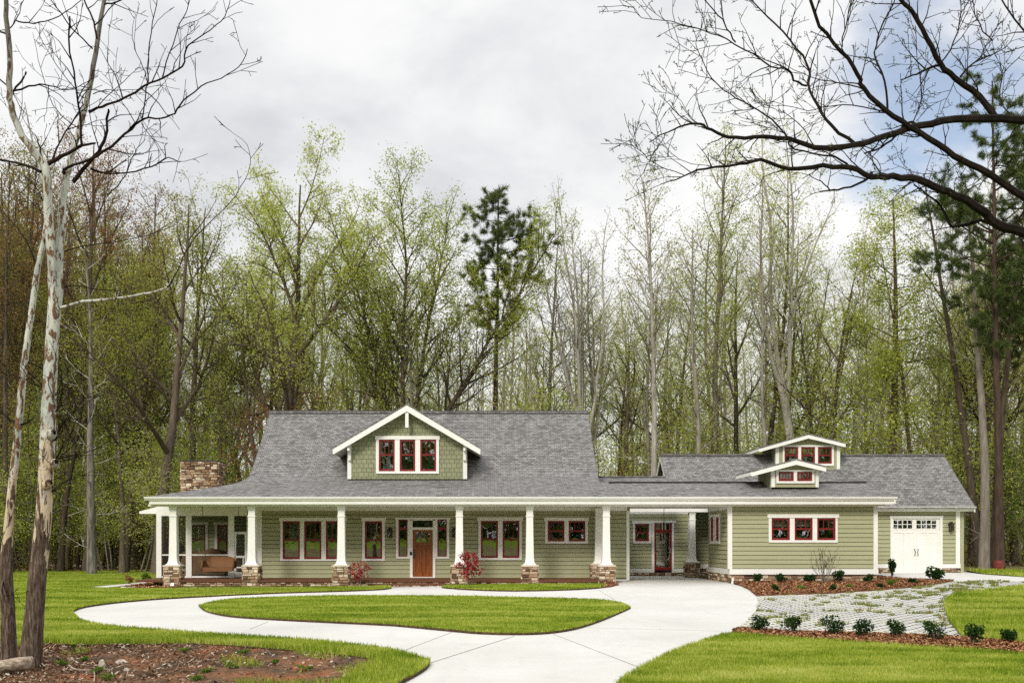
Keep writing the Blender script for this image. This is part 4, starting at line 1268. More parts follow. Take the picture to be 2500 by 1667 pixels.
# mulch beds, pavers, apron, path
bed = gp([(1784, 1421), (1808, 1430), (1829, 1440), (1847, 1455), (1938, 1452), (2037, 1448), (2136, 1442), (2235, 1433), (2294, 1425), (2329.6, 1418.6), (2215, 1415), (2175, 1411.5), (2142, 1407)]) + [(16.0, 39.6), (15.5, 38.9), (10.4, 38.8)]
sheet('mulch_bed', bed, .045, [MT['mulch'], MT['mulch']], .07, .5, .03)
mstrip = gp([(1788, 1540), (1805, 1534.5), (1938, 1544), (2096, 1548), (2349, 1558), (2500, 1573.5), (2560, 1580), (2560, 1606), (2500, 1602), (2373, 1588), (2215, 1580), (2057, 1568), (1899, 1558), (1800, 1548)])
sheet('mulch_strip', mstrip, .03, [MT['mulch'], MT['mulch']], .05, .4, .02)
pav = gp([(1846, 1455), (1852, 1471), (1846, 1490), (1825, 1514), (1795, 1536), (1938, 1546), (2096, 1550), (2349, 1560), (2420, 1564), (2330, 1500), (2330, 1460), (2560, 1440), (2620, 1428), (2560, 1418.4), (2400, 1418), (2329, 1419), (2235, 1434), (2037, 1449)])
sheet('paver_field', pav, .008, MT['paver'], 0, .8)
apron = [(15.9, 39.7)] + gp([(2175, 1412.5), (2215, 1416), (2329, 1419.6), (2400, 1418.9), (2560, 1419)]) + [(34, 40), (32, 42)] + gp([(2500, 1409), (2405, 1402.5), (2353, 1396)]) + [(X(2300, YG), YG + .1), (15.9, YG + .1)]
sheet('apron', apron, .012, MT['concrete'], 0, 1.0)
path = gp([(224, 1436), (379, 1421), (381, 1423.5), (292, 1434.5), (262, 1437.5)])
sheet('path', path, .064, MT['concrete'], 0, 1.0)
bedl = gp([(290, 1436.5), (381, 1424.5), (392, 1424), (438, 1430), (440, 1438), (330, 1439)])
sheet('mulch_bed', bedl, .072, [MT['mulch'], MT['mulch']], .02, .5, .02)
tipb = gp([(1462, 1436.2), (1480, 1431), (1468, 1427), (1505, 1425), (1511, 1427.5), (1490, 1433)])
sheet('mulch_bed', tipb, .03, [MT['mulch'], MT['mulch']], .04, .4, .014)
edg = MB(); a, b = G(296, 1437.5), G(368, 1437.2); edg.box(a[0], b[0], a[1] - .05, a[1], ground_z(*a), ground_z(*a) + .10)
tag(edg.build('edging_strip', MT['white']), 'thin white edging strip along the front of the small left mulch bed', 'edging')
dirt = list(dirt_edge) + [(-1.3, 11.0), (-3, 9), (-14, 9), (-12.5, 16)]
sheet('dirt_bank', dirt, .02, [MT['dirt'], MT['dirt']], 0, .22, .05)

# ------------------------------------------------------------------ grass, litter and chips (nobody could count them)
rng = np.random.default_rng(7)


def scatter(poly, dens, ymin=10, xlim=None):
    """dens(y) blades per m2, points inside poly and near the view"""
    p = np.array(poly); x0, y0 = p.min(0); x1, y1 = p.max(0)
    y0 = max(y0, ymin); out = []
    for ya in np.arange(y0, y1, 1.0):
        yb = min(ya + 1.0, y1)
        w0, w1 = max(x0, -.56 * yb - 2), min(x1, .62 * yb + 2)
        if w1 <= w0: continue
        n = int(dens((ya + yb) / 2) * (w1 - w0) * (yb - ya))
        q = np.stack([rng.uniform(w0, w1, n), rng.uniform(ya, yb, n)], 1)
        out.append(q[in_poly(q, poly)])
    return np.concatenate(out) if out else np.zeros((0, 2))


def gz(q): return np.array([ground_z(a, b) for a, b in q])


def blades(name, q, z0, mat, h=(.05, .08), wk=.00055, lean=.5, hmul=None, parent=None, wmin=.004):
    n = len(q)
    z = gz(q) + z0
    a = rng.uniform(0, 2 * np.pi, n); hh = rng.uniform(h[0], h[1], n)
    if hmul is not None: hh = hh * hmul
    w = np.maximum(wmin, q[:, 1] * wk) * rng.uniform(.7, 1.3, n)
    dx, dy = np.cos(a) * w, np.sin(a) * w
    la = rng.uniform(0, 2 * np.pi, n); lr = hh * rng.uniform(.1, lean, n)
    v = np.empty((n, 3, 3))
    v[:, 0] = np.stack([q[:, 0] - dx, q[:, 1] - dy, z - .01], 1)
    v[:, 1] = np.stack([q[:, 0] + dx, q[:, 1] + dy, z - .01], 1)
    v[:, 2] = np.stack([q[:, 0] + np.cos(la) * lr, q[:, 1] + np.sin(la) * lr, z + hh], 1)
    t = np.clip(rng.normal(.5, .22, n), 0, 1)
    tint = np.repeat(t, 3); 
    me = np_mesh(name, v.reshape(-1, 3), [np.arange(3 * n).reshape(n, 3)], mat, tint=tint)
    return tag(link(name, me, parent), None, None, None, 'stuff')


ND = 1.0
for nm, dens, hr in (('lawn_island', lambda y: 2.6e5 / y ** 1.75, (.024, .044)), ('lawn_strip', lambda y: 500, (.025, .045)), ('lawn_left', lambda y: min(2200, 2.9e5 / y ** 1.8), (.028, .05)), ('lawn_right', lambda y: 3.6e5 / y ** 1.8, (.035, .065)), ('lawn_meadow', lambda y: 2.2e5 / y ** 1.75, (.05, .11)), ('lawn_back', lambda y: 130, (.08, .16))):
    q = scatter(LAWNS[nm], lambda y: dens(y) * ND, 11.5)
    keep = np.ones(len(q), bool)
    for ex in (path, bedl):
        keep &= ~in_poly(q, ex)
    q = q[keep]
    z = {'lawn_meadow': .04, 'lawn_back': .03}.get(nm, .05)
    d = edge_dist(q, LAWNS[nm])
    hm = 1 + .7 * np.exp(-(d / .12) ** 2) * rng.uniform(.3, 1.3, len(q))
    if nm == 'lawn_left':
        de = edge_dist(q, dirt_edge + [(-3, 5), (-20, 5)])
        hm += 1.8 * np.exp(-(de / .45) ** 2) * rng.uniform(.2, 1.2, len(q))
    blades('grass', q, z, MT['blade'], hr, hmul=hm)
# extra fringe of grass along the kerbless lawn edges
def fringe(poly, lo, hi, z, hr, n_per_m, inset=.05, seg=None):
    pts = []
    m = len(poly)
    for i in range(m):
        if seg and not (seg[0] <= i < seg[1]): continue
        a, b = np.array(poly[i]), np.array(poly[(i + 1) % m])
        if max(a[1], b[1]) < 11 or min(a[1], b[1]) > 48: continue
        L = np.linalg.norm(b - a); k = int(L * n_per_m)
        t = rng.uniform(0, 1, k)[:, None]
        pts.append(a + (b - a) * t + rng.normal(0, inset, (k, 2)))
    q = np.concatenate(pts)
    return q
for nm, npm in (('lawn_island', 160), ('lawn_strip', 90), ('lawn_right', 260), ('lawn_left', 150)):
    q = fringe(LAWNS[nm], 0, 0, 0, 0, npm, .035)
    q = q[in_poly(q, LAWNS[nm])]
    blades('grass', q, .045, MT['blade'], (.035, .09) if nm == 'lawn_right' else (.025, .05), lean=.9)
# sparse grass on the dirt bank, thicker to the right
q = scatter(dirt, lambda y: 620, 10.5)
de = edge_dist(q, [G(-60, 1588), G(468, 1576), G(842, 1604), G(905, 1614)])
nz = np.array([mnoise.noise(Vector((a * 1.1, b * 1.1, 5))) for a, b in q])
keep = (nz + np.clip((q[:, 0] + 4.0) * .22, -.3, .9) > .28) & (rng.uniform(0, 1, len(q)) < .8)
blades('grass', q[keep], .02, MT['blade'], (.05, .14), lean=1.0)


def chips(name, q, z0, mat, size, asp, zr=.03):
    n = len(q); z = gz(q) + z0 + rng.uniform(0, zr, n)
    a = rng.uniform(0, 2 * np.pi, n); s = rng.uniform(size[0], size[1], n); k = rng.uniform(asp[0], asp[1], n)
    u = np.stack([np.cos(a), np.sin(a), rng.normal(0, .35, n)], 1) * s[:, None]
    w = np.stack([-np.sin(a), np.cos(a), rng.normal(0, .5, n)], 1) * (s * k)[:, None]
    c = np.stack([q[:, 0], q[:, 1], z], 1)
    v = np.stack([c - u - w, c + u - w * .6, c + u * 1.1 + w, c - u * .8 + w], 1)
    me = np_mesh(name, v.reshape(-1, 3), [np.arange(4 * n).reshape(n, 4)], mat, tint=np.repeat(rng.uniform(0, 1, n), 4))
    return tag(link(name, me), None, None, None, 'stuff')


q = scatter(dirt, lambda y: 1500, 10.5)
nz = np.array([mnoise.noise(Vector((a * .8, b * .8, 9))) for a, b in q])
keep = rng.uniform(0, 1, len(q)) < np.clip(.62 - .14 * (q[:, 0] + 7.5) + .5 * nz, .1, 1)
chips('leaf_litter', q[keep], .03, MT['litter'], (.01, .035), (.12, .5), .03)
q = scatter(dirt, lambda y: 45, 10.5); q = q[q[:, 0] < -3.2]
chips('twig_litter', q, .04, MT['litter'], (.03, .10), (.04, .08), .04)
chips('mulch_chips', scatter(bed, lambda y: 700), .05, MT['chip'], (.015, .04), (.25, .6), .05)
chips('mulch_chips', scatter(mstrip, lambda y: 1500), .035, MT['chip'], (.012, .035), (.25, .6), .03)
chips('mulch_chips', np.concatenate([scatter(bedl, lambda y: 300), scatter(tipb, lambda y: 300)]), .07, MT['chip'], (.02, .05), (.25, .6), .04)
# weeds in the paver joints
q = scatter(pav, lambda y: 900)
nz = np.array([.6 * mnoise.noise(Vector((a * .5, b * .5, 2))) + 1.0 * mnoise.noise(Vector((a * 2.3, b * 3.6, 4))) for a, b in q])
rightness = np.clip((q[:, 0] - 6) * .03, -.05, .3)
keep = nz + rightness > .60
blades('paver_weeds', q[keep], .01, _leaf('paver_weed', [(.0, (.05, .08, .015)), (.5, (.22, .25, .06)), (.8, (.34, .33, .12)), (1, (.32, .12, .06))], .3, 0), (.03, .10), wk=.0006, lean=1.2)

# forest floor litter and low greenery, seen between the trunks
def strewn(n, x0, x1, y0, y1):
    return np.stack([rng.uniform(x0, x1, n), rng.uniform(y0, y1, n)], 1)
q = strewn(26000, -46, 48, 60, 84)
chips('leaf_litter', q, -.02, MT['litter'], (.06, .16), (.3, .7), .12)
# ------------------------------------------------------------------ trees
def rnd_dir(r):
    z = r.uniform(-1, 1); a = r.uniform(0, 2 * math.pi); s = math.sqrt(1 - z * z)
    return Vector((s * math.cos(a), s * math.sin(a), z))


class Plant:
    def __init__(self, seed):
        self.r = random.Random(seed)
        self.lines = {}          # level -> list of (pts, radii)
        self.tips = []           # (pos, dir)

    def line(self, lev, pts, rad):
        self.lines.setdefault(lev, []).append(([tuple(p) for p in pts], list(rad)))

    def grow(self, p, d, L, r0, lev, prm):
        r = self.r
        n = max(2, int(L / prm['seg'][lev] + .5))
        pts, rad = [p.copy()], [r0]
        d = d.normalized(); dirs = [d]
        tap = prm['taper'][lev]
        for i in range(n):
            d = (d + rnd_dir(r) * prm['wob'][lev] + Vector((0, 0, 1)) * prm['trop'][lev]).normalized()
            p = p + d * (L / n)
            pts.append(p); dirs.append(d); rad.append(max(.0035, r0 * (1 - tap * (i + 1) / n)))
        self.line(lev, pts, rad)
        if lev >= prm['leaf_from']:
            k = prm['tips'][lev] if lev < len(prm['tips']) else 2
            for _ in range(k):
                t = r.uniform(.25, 1) * n; i = min(n - 1, int(t))
                self.tips.append((pts[i].lerp(pts[i + 1], t - i), dirs[i]))
        self.kids(pts, dirs, rad, L, lev, prm)

    def kids(self, pts, dirs, rad, L, lev, prm, count=None, tmin=None):
        r = self.r
        if lev + 1 > prm['max']: return
        k = count if count is not None else max(1, int(L * prm['dens'][lev] * r.uniform(.8, 1.2) + .5))
        t0 = prm['t0'][lev] if tmin is None else tmin
        n = len(pts) - 1
        phi = r.uniform(0, 6.28)
        for j in range(k):
            t = t0 + (1 - t0) * (j + r.uniform(.1, .9)) / k
            x = t * n; i = min(n - 1, int(x))
            q = pts[i].lerp(pts[i + 1], x - i)
            ax = dirs[i]
            phi += 2.4 + r.uniform(-.5, .5)
            u = ax.cross(Vector((.3, .9, .1)));
            if u.length < .05: u = ax.cross(Vector((1, 0, 0)))
            u.normalize(); w = ax.cross(u)
            ang = R(r.gauss(prm['ang'][lev], 9))
            nd = ax * math.cos(ang) + (u * math.cos(phi) + w * math.sin(phi)) * math.sin(ang)
            cl = L * prm['rat'][lev] * r.uniform(.65, 1.25) * prm['shape'](t) if lev == 0 else L * prm['rat'][lev] * r.uniform(.55, 1.2) * (1.1 - .55 * t)
            cr = min(rad[i] * .8, max(prm['rmin'], (rad[i] * .62 if lev else cl * .014)))
            self.grow(q, nd, cl, cr, lev + 1, prm)


def tubes(lines, smin=.0):
    """-> verts, quads from a list of (pts, radii)"""
    groups = {}
    for pts, rad in lines:
        s = 9 if rad[0] > .12 else 6 if rad[0] > .05 else 4 if rad[0] > .02 else 3
        groups.setdefault((len(pts), s), []).append((pts, rad))
    V, Q, o = [], [], 0
    for (n, s), ls in groups.items():
        Pn = np.array([l[0] for l in ls]); Rn = np.maximum(np.array([l[1] for l in ls]), smin)
        T = np.gradient(Pn, axis=1); T /= np.linalg.norm(T, axis=2, keepdims=True) + 1e-9
        ref = np.array([.23, .31, .92]) if s < 9 else np.array([1.0, .05, .02])
        N_ = np.cross(T, ref); N_ /= np.linalg.norm(N_, axis=2, keepdims=True) + 1e-9
        B = np.cross(T, N_)
        a = np.arange(s) * 2 * np.pi / s
        v = Pn[:, :, None, :] + Rn[:, :, None, None] * (np.cos(a)[None, None, :, None] * N_[:, :, None, :] + np.sin(a)[None, None, :, None] * B[:, :, None, :])
        m = len(ls)
        idx = np.arange(m * n * s).reshape(m, n, s) + o
        i0 = idx[:, :-1, :]; i1 = idx[:, 1:, :]
        q = np.stack([i0, np.roll(i0, -1, 2), np.roll(i1, -1, 2), i1], -1).reshape(-1, 4)
        V.append(v.reshape(-1, 3)); Q.append(q); o += m * n * s
    return np.concatenate(V), np.concatenate(Q)


def leaf_quads(tips, size, per, spread, seed, droop=.0, tint_h=None):
    g = np.random.default_rng(seed)
    c = np.array([t[0][:] for t in tips]); c = np.repeat(c, per, 0)
    n = len(c)
    c = c + g.normal(0, spread, (n, 3))
    d = g.normal(0, 1, (n, 3)); d[:, 2] -= droop; d /= np.linalg.norm(d, axis=1, keepdims=True)
    e = g.normal(0, 1, (n, 3)); e -= (e * d).sum(1, keepdims=True) * d; e /= np.linalg.norm(e, axis=1, keepdims=True)
    s = (size * g.uniform(.55, 1.35, n))[:, None]
    v = np.stack([c - d * s, c + e * s * .5, c + d * s, c - e * s * .5], 1)
    t = np.clip(g.normal(.5, .23, n), 0, 1)
    return v.reshape(-1, 3), np.arange(4 * n).reshape(n, 4), np.repeat(t, 4)


def needle_tufts(tips, per, length, seed, w=.012):
    g = np.random.default_rng(seed)
    c = np.array([t[0][:] for t in tips]); ax = np.array([t[1][:] for t in tips])
    c = np.repeat(c, per, 0); ax = np.repeat(ax, per, 0); n = len(c)
    d = g.normal(0, 1, (n, 3)) + ax * .7; d /= np.linalg.norm(d, axis=1, keepdims=True)
    e = np.cross(d, g.normal(0, 1, (n, 3))); e /= np.linalg.norm(e, axis=1, keepdims=True)
    L = (length * g.uniform(.6, 1.2, n))[:, None]
    c = c + ax * g.uniform(-.2, .2, (n, 1)) + g.normal(0, .05, (n, 3))
    v = np.stack([c - e * w, c + e * w, c + d * L], 1)
    return v.reshape(-1, 3), np.arange(3 * n).reshape(n, 3), np.repeat(np.clip(g.normal(.5, .25, n), 0, 1), 3)


def tree_meshes(pl, bark, leafmat=None, leaves=None, trunk_levels=(0,), smin=.0):
    tr = [l for k in pl.lines if k in trunk_levels for l in pl.lines[k]]
    br = [l for k in pl.lines if k not in trunk_levels for l in pl.lines[k]]
    v, q = tubes(tr); tm = np_mesh('trunk', v, [q], bark, smooth=True)
    v, q = tubes(br, smin)
    if leaves is not None:
        lv, lf, lt = leaves
        V = np.concatenate([v, lv]); polys = [q, lf + len(v)]
        cm = np_mesh('crown', V, polys, [bark, leafmat], [0, 1], np.concatenate([np.full(len(v), .5), lt]))
    else:
        cm = np_mesh('crown', v, [q], [bark], [0])
    return tm, cm


def put_tree(name, tm, cm, loc, label, cat='tree', group=None, s=1.0, rz=0.0, tilt=(0, 0), sxy=None):
    e = empty(name, loc, label, cat, group)
    e.rotation_euler = (tilt[0], tilt[1], rz)
    k = s if sxy is None else sxy
    e.scale = (k, k, s)
    link('trunk', tm, e); link('crown', cm, e)
    return e


def flare(h, r0, top):
    """trunk radii with a root flare"""
    return [r0 * (1.75 if i == 0 else 1.22 if i == 1 else 1) * (1 - (1 - top) * i / (len(h) - 1)) for i in range(len(h))]


def P_tall(dens=1.0, leaf=2, lev3=3.2):
    return dict(seg=[1.5, .9, .55, .4, .3], wob=[.035, .16, .22, .28, .3], trop=[.03, .10, .08, .06, .05], taper=[.88, .86, .85, .8, .8],
                leaf_from=3, tips=[0, 0, 1, leaf, leaf], max=4, dens=[1.35 * dens, 1.5, 2.1, lev3], t0=[.38, .2, .12, .1], ang=[48, 42, 42, 45], rat=[.26, .40, .42, .5],
                shape=lambda t: (1.15 - .85 * t) * min(1, .35 + 2.2 * (t - .36)), rmin=.010)


def tall_tree(seed, H=25.0, r0=.24, dens=1.0, leaf=2, ang=48, t0=.4, rat=.26, lean=0.0):
    pl = Plant(seed)
    prm = P_tall(dens, leaf); prm['ang'][0] = ang; prm['t0'][0] = t0; prm['rat'][0] = rat
    r = pl.r
    n = 16
    p = Vector((0, 0, -.3)); d = Vector((lean, 0, 1)).normalized()
    pts, dirs, rad = [p.copy()], [d], []
    for i in range(n):
        d = (d + rnd_dir(r) * .035 + Vector((0, 0, .03))).normalized()
        p = p + d * (H / n); pts.append(p); dirs.append(d)
    hs = list(range(n + 1)); rad = [r0 * (1.45 if i == 0 else 1.06 if i == 1 else 1) * (1 - .9 * (i / n) ** 1.1) + .012 for i in hs]
    # finer first segment for the flare
    pts.insert(1, pts[0].lerp(pts[1], .3)); dirs.insert(1, dirs[0]); rad.insert(1, r0 * 1.12)
    pl.line(0, pts, rad)
    pl.kids(pts, dirs, rad, H, 0, prm)
    # a few dead stubs below the crown
    for _ in range(7):
        i = r.randint(2, max(3, int(n * t0))); a = r.uniform(0, 6.28)
        pr2 = dict(prm); pr2['leaf_from'] = 9; pr2['max'] = 3
        pl.grow(pts[i].lerp(pts[i + 1], r.random()), Vector((math.cos(a), math.sin(a), r.uniform(-.1, .5))), r.uniform(.8, 2.6), .022, 2, pr2)
    return pl


def fork_tree(seed, H=24.0, r0=.34, fork=.3, leaders=4, spread=22, dens=.9, leaf=2, leanx=0.0, sub=.30):
    """trunk that divides into several rising leaders"""
    pl = Plant(seed); r = pl.r
    prm = P_tall(dens, leaf); prm['t0'][0] = .24; prm['rat'][0] = sub; prm['ang'][0] = 40
    prm['shape'] = lambda t: (1.05 - .75 * t); prm['trop'] = [.05, .07, .06, .05, .05]; prm['dens'] = [1.25 * dens, 1.5, 2.2, 3.0]
    n = 6; p = Vector((0, 0, -.3)); d = Vector((leanx, 0, 1)).normalized(); pts, rad = [p.copy()], [r0 * 1.5]
    fh = H * fork
    for i in range(n):
        d = (d + rnd_dir(r) * .05).normalized(); p = p + d * (fh / n); pts.append(p); rad.append(r0 * (1.08 if i == 0 else 1) * (1 - .18 * (i + 1) / n))
    pl.line(0, pts, rad)
    dl = d
    a0 = r.uniform(0, 6.28)
    for k in range(leaders):
        a = a0 + 2 * math.pi * k / leaders + r.uniform(-.3, .3)
        sp = R(spread * r.uniform(.55, 1.25)) if k else R(spread * .35)
        dd = (dl * math.cos(sp) + Vector((math.cos(a), math.sin(a) * .8, 0)) * math.sin(sp)).normalized()
        start = pts[-1 - (k % 2)].copy() if k else pts[-1].copy()
        L = (H - start.z) * r.uniform(.9, 1.04) * (1 - .16 * abs(sp) / R(spread)) / max(.7, math.cos(sp))
        q = start; m = 13; lp, ld, lr = [q.copy()], [dd], [r0 * .50]
        for i in range(m):
            dd = (dd + rnd_dir(r) * .10 + Vector((0, 0, .022))).normalized(); q = q + dd * (L / m)
            lp.append(q); ld.append(dd); lr.append(r0 * .48 * (1 - .92 * ((i + 1) / m)) + .012)
        pl.line(0, lp, lr)
        pl.kids(lp, ld, lr, L, 0, prm)
    top = max(p.z for p, _ in pl.tips) if pl.tips else H
    k = H / max(top, 1)
    for lv in pl.lines: pl.lines[lv] = [([(a, b, c * k) for a, b, c in ps], rs) for ps, rs in pl.lines[lv]]
    pl.tips = [(Vector((p.x, p.y, p.z * k)), d_) for p, d_ in pl.tips if r.random() < .08 + 1.5 * (p.z * k / H - .36)]
    return pl


def broad_tree(seed, H=24.0, r0=.32, t0=.32, rat=.36, ang=44, limbs=11, dens=1.0, leanx=0.0):
    """one trunk that keeps rising, with big limbs leaving it at many heights; rounded crown"""
    pl = Plant(seed); r = pl.r
    prm = P_tall(dens, 3); prm['ang'][0] = ang; prm['rat'][0] = rat; prm['trop'] = [.03, .055, .06, .05, .05]; prm['wob'][1] = .13
    prm['dens'] = [1, 1.5 * dens, 2.2, 3.2]
    n = 16; p = Vector((0, 0, -.3)); d = Vector((leanx, 0, 1)).normalized(); pts, dirs = [p.copy()], [d]
    for i in range(n):
        d = (d + rnd_dir(r) * .05 + Vector((0, 0, .03))).normalized(); p = p + d * (H / n); pts.append(p); dirs.append(d)
    rad = [r0 * (1.4 if i == 0 else 1.05 if i == 1 else 1) * (1 - .93 * (i / n) ** 1.0) + .012 for i in range(n + 1)]
    pl.line(0, pts, rad)
    phi = r.uniform(0, 6.28)
    for j in range(limbs):
        t = t0 + (.95 - t0) * (j + r.uniform(.1, .9)) / limbs
        x = t * n; i = min(n - 1, int(x)); q = pts[i].lerp(pts[i + 1], x - i); phi += 2.4 + r.uniform(-.5, .5)
        a = R(r.gauss(ang * (1.1 - .45 * t), 6))
        nd = Vector((math.cos(phi) * math.sin(a), math.sin(phi) * math.sin(a), math.cos(a)))
        u = (t - t0) / (1 - t0)
        L = H * rat * r.uniform(.8, 1.15) * (1.08 - .72 * u)
        pl.grow(q, nd, L, min(rad[i] * .7, L * .019), 1, prm)
    top = max(p.z for p, _ in pl.tips); k = H / max(top, 1)
    for lv in pl.lines: pl.lines[lv] = [([(a, b, c * k) for a, b, c in ps], rs) for ps, rs in pl.lines[lv]]
    pl.tips = [(Vector((p.x, p.y, p.z * k)), d_) for p, d_ in pl.tips if r.random() < .1 + 1.5 * (p.z * k / H - .34)]
    return pl


def pine(seed, H=24.0, r0=.24, t0=.5, rat=.17, whorl=2.2):
    pl = Plant(seed); r = pl.r
    n = 14; p = Vector((0, 0, -.3)); d = Vector((0, 0, 1)); pts, dirs, rad = [p.copy()], [d], [r0 * 1.3]
    for i in range(n):
        d = (d + rnd_dir(r) * .02 + Vector((0, 0, .03))).normalized(); p = p + d * (H / n); pts.append(p); dirs.append(d); rad.append(r0 * (1 - .88 * ((i + 1) / n)) + .01)
    pl.line(0, pts, rad)
    prm = dict(seg=[1, .6, .4, .3], wob=[.02, .16, .22, .2], trop=[.03, .03, .10, .12], taper=[.9, .85, .8, .7], leaf_from=2, tips=[0, 0, 4, 4], max=3, dens=[whorl, 2.1, 2.6], t0=[t0, .3, .2], ang=[78, 48, 45], rat=[rat, .36, .45],
               shape=lambda t: r.uniform(.25, 1.35) * (1.25 - .95 * ((t - t0) / (1 - t0))) * min(1, .3 + 3.2 * (t - t0)), rmin=.012)
    pl.kids(pts, dirs, rad, H, 0, prm)
    prd = dict(prm); prd['leaf_from'] = 9; prd['max'] = 2
    for _ in range(9):
        i = r.randint(4, int(n * t0)); a = r.uniform(0, 6.28); pl.grow(pts[i].lerp(pts[i + 1], r.random()), Vector((math.cos(a), math.sin(a), .1)), r.uniform(.5, 1.8), .02, 1, prd)
    return pl


def understory(seed, H=8.0, leaf=3, stems=1):
    pl = Plant(seed); r = pl.r
    prm = dict(seg=[.8, .5, .4, .3], wob=[.12, .2, .25, .3], trop=[.04, .03, .02, .02], taper=[.85, .85, .8, .8], leaf_from=2, tips=[0, 0, leaf, leaf], max=3, dens=[2.4, 2.6, 2.8], t0=[.22, .15, .1], ang=[58, 45, 45], rat=[.34, .42, .5],
               shape=lambda t: (1.2 - .8 * t), rmin=.008)
    for s in range(stems):
        a = r.uniform(0, 6.28); o = .25 * (s > 0)
        pl.grow(Vector((o * math.cos(a), o * math.sin(a), -.2)), Vector((.25 * math.cos(a), .25 * math.sin(a), 1)), H * r.uniform(.8, 1.05), .055, 0, prm)
    return pl


# ---- prototypes (their first copies stand in the wood like all others)
PROTO = {}
def proto(key, pl, bark, leafmat, size=.13, per=1, spread=.16, seed=1, needles=None):
    if needles: lv = needle_tufts(pl.tips, needles[0], needles[1], seed, needles[2])
    elif leafmat is None: lv = None
    else: lv = leaf_quads(pl.tips, size, per, spread, seed)
    PROTO[key] = tree_meshes(pl, MT[bark], MT[leafmat] if leafmat else None, lv, smin=.011)
for i in range(4):
    proto('tall_green%d' % i, tall_tree(100 + i, 25, .21 + .03 * (i % 2), 1.0, 2, 44 + 5 * (i % 3), .36 + .06 * (i % 3)), 'bark_grey' if i % 2 else 'bark_dark', 'leaf_spring', .06, 4, .26, i)
for i in range(3):
    proto('tall_bare%d' % i, tall_tree(200 + i, 25, .2, 1.1, 1, 38 + 5 * i, .42, .24), 'bark_pale' if i != 1 else 'bark_grey', 'leaf_spring', .052, 4, .24, 30 + i)
for i in range(2):
    proto('tall_brown%d' % i, tall_tree(250 + i, 25, .23, 1.35, 3, 46, .34, .25), 'bark_dark', 'leaf_brown' if i else 'leaf_olive', .065, 4, .26, 35 + i)
for i in range(2):
    proto('fork_olive%d' % i, broad_tree(300 + i, 23, .25, .32 + .08 * i, .32, 42, 10, 1.0), 'bark_dark', 'leaf_spring', .06, 4, .26, 40 + i)
for i in range(2):
    proto('pine%d' % i, pine(400 + i, 25, .22, .45 + .1 * i), 'bark_pine', 'needle', seed=50 + i, needles=(18, .26, .013))
proto('under_green', understory(500, 8, 3), 'bark_dark', 'leaf_spring', .055, 5, .3, 60)
proto('under_olive', understory(501, 9, 3, 2), 'bark_grey', 'leaf_spring', .055, 5, .3, 61)
proto('under_red', understory(502, 8, 2), 'bark_grey', 'leaf_red', .055, 4, .22, 62)
proto('under_dark', understory(503, 6, 4), 'bark_dark', 'leaf_dark', .07, 4, .28, 63)

# ---- trees one can point to, behind the house
def hero(pl, bark, leafmat, px, Y, label, size=.1, per=2, spread=.16, name='forest_tree', needles=None, rz=0.0, seed=3, group=None, smin=.011, tilt=(0, 0)):
    lv = needle_tufts(pl.tips, needles[0], needles[1], seed, needles[2]) if needles else (leaf_quads(pl.tips, size, per, spread, seed) if leafmat else None)
    tm, cm = tree_meshes(pl, MT[bark], MT[leafmat] if leafmat else None, lv, smin=smin)
    x = X(px, Y)
    return put_tree(name, tm, cm, (x, Y, ground_z(x, Y)), label, 'tree', group, 1.0, rz, tilt)


def Ht(py, Y): return (PY0 - py) * Y / F + ZC
hero(broad_tree(11, Ht(312, 58), .42, .30, .40, 44, 13, 1.15, .01), 'bark_dark', 'leaf_spring', 655, 58, 'tallest bright green wide-crowned tree left of the big dormer', .068, 8, .25, 'broadleaf_tree', rz=math.pi)
hero(fork_tree(12, Ht(432, 60), .34, .26, 6, 24, 1.5, 4, -.02, .34), 'bark_dark', 'leaf_spring', 1010, 60, 'light green tree forking low into spread limbs right above the big dormer', .066, 6, .25, 'broadleaf_tree', seed=5)
hero(broad_tree(13, Ht(480, 56), .36, .30, .36, 52, 9, 1.0, .08), 'bark_dark', 'leaf_olive', 385, 56, 'dark leaning tree with crooked limbs behind the left end of the screened porch', .06, 5, .24, 'broadleaf_tree', seed=6)
hero(pine(15, Ht(458, 62), .25, .62, .15, 3.0), 'bark_pine', 'needle', 1203, 62, 'lone dark green pine standing tall above the main roof right of the big dormer', needles=(22, .28, .013), name='pine_tree', seed=8)
hero(fork_tree(16, Ht(448, 64), .26, .36, 5, 15, 1.25, 1, 0, .26), 'bark_pale', 'leaf_olive', 1465, 64, 'pale bare fan-shaped tree above the right end of the main roof', .055, 3, .2, 'broadleaf_tree', seed=9)
hero(tall_tree(17, Ht(350, 63), .25, 1.0, 2, 36, .40), 'bark_grey', 'leaf_spring', 1740, 63, 'tall grey tree with pale leaves behind the left part of the garage roof', .06, 7, .24, 'broadleaf_tree', seed=10)
hero(fork_tree(18, Ht(255, 62), .32, .42, 4, 14, 1.0, 2), 'bark_pale', 'leaf_spring', 1945, 62, 'tallest pale grey trunk rising behind the garage dormers and dividing high up', .07, 4, .26, 'broadleaf_tree', seed=12)
hero(tall_tree(19, Ht(425, 60), .22, .9, 2, 40, .5), 'bark_pale', 'leaf_olive', 1594, 60, 'straight pale trunk behind the left end of the garage roof', .065, 3, .24, 'broadleaf_tree', seed=13)
hero(pine(20, Ht(495, 60), .32, .34, .20, 2.8), 'bark_pine', 'leaf_spring', 2175, 60, 'bushy yellow-green tree behind the right half of the garage roof', .075, 7, .32, 'broadleaf_tree', seed=14)
hero(pine(21, Ht(200, 52), .24, .44, .18, 2.6), 'bark_pine', 'needle', 2440, 52, 'dark pine at the right edge of the picture, behind the overhanging branches', needles=(22, .28, .013), name='pine_tree', seed=15)
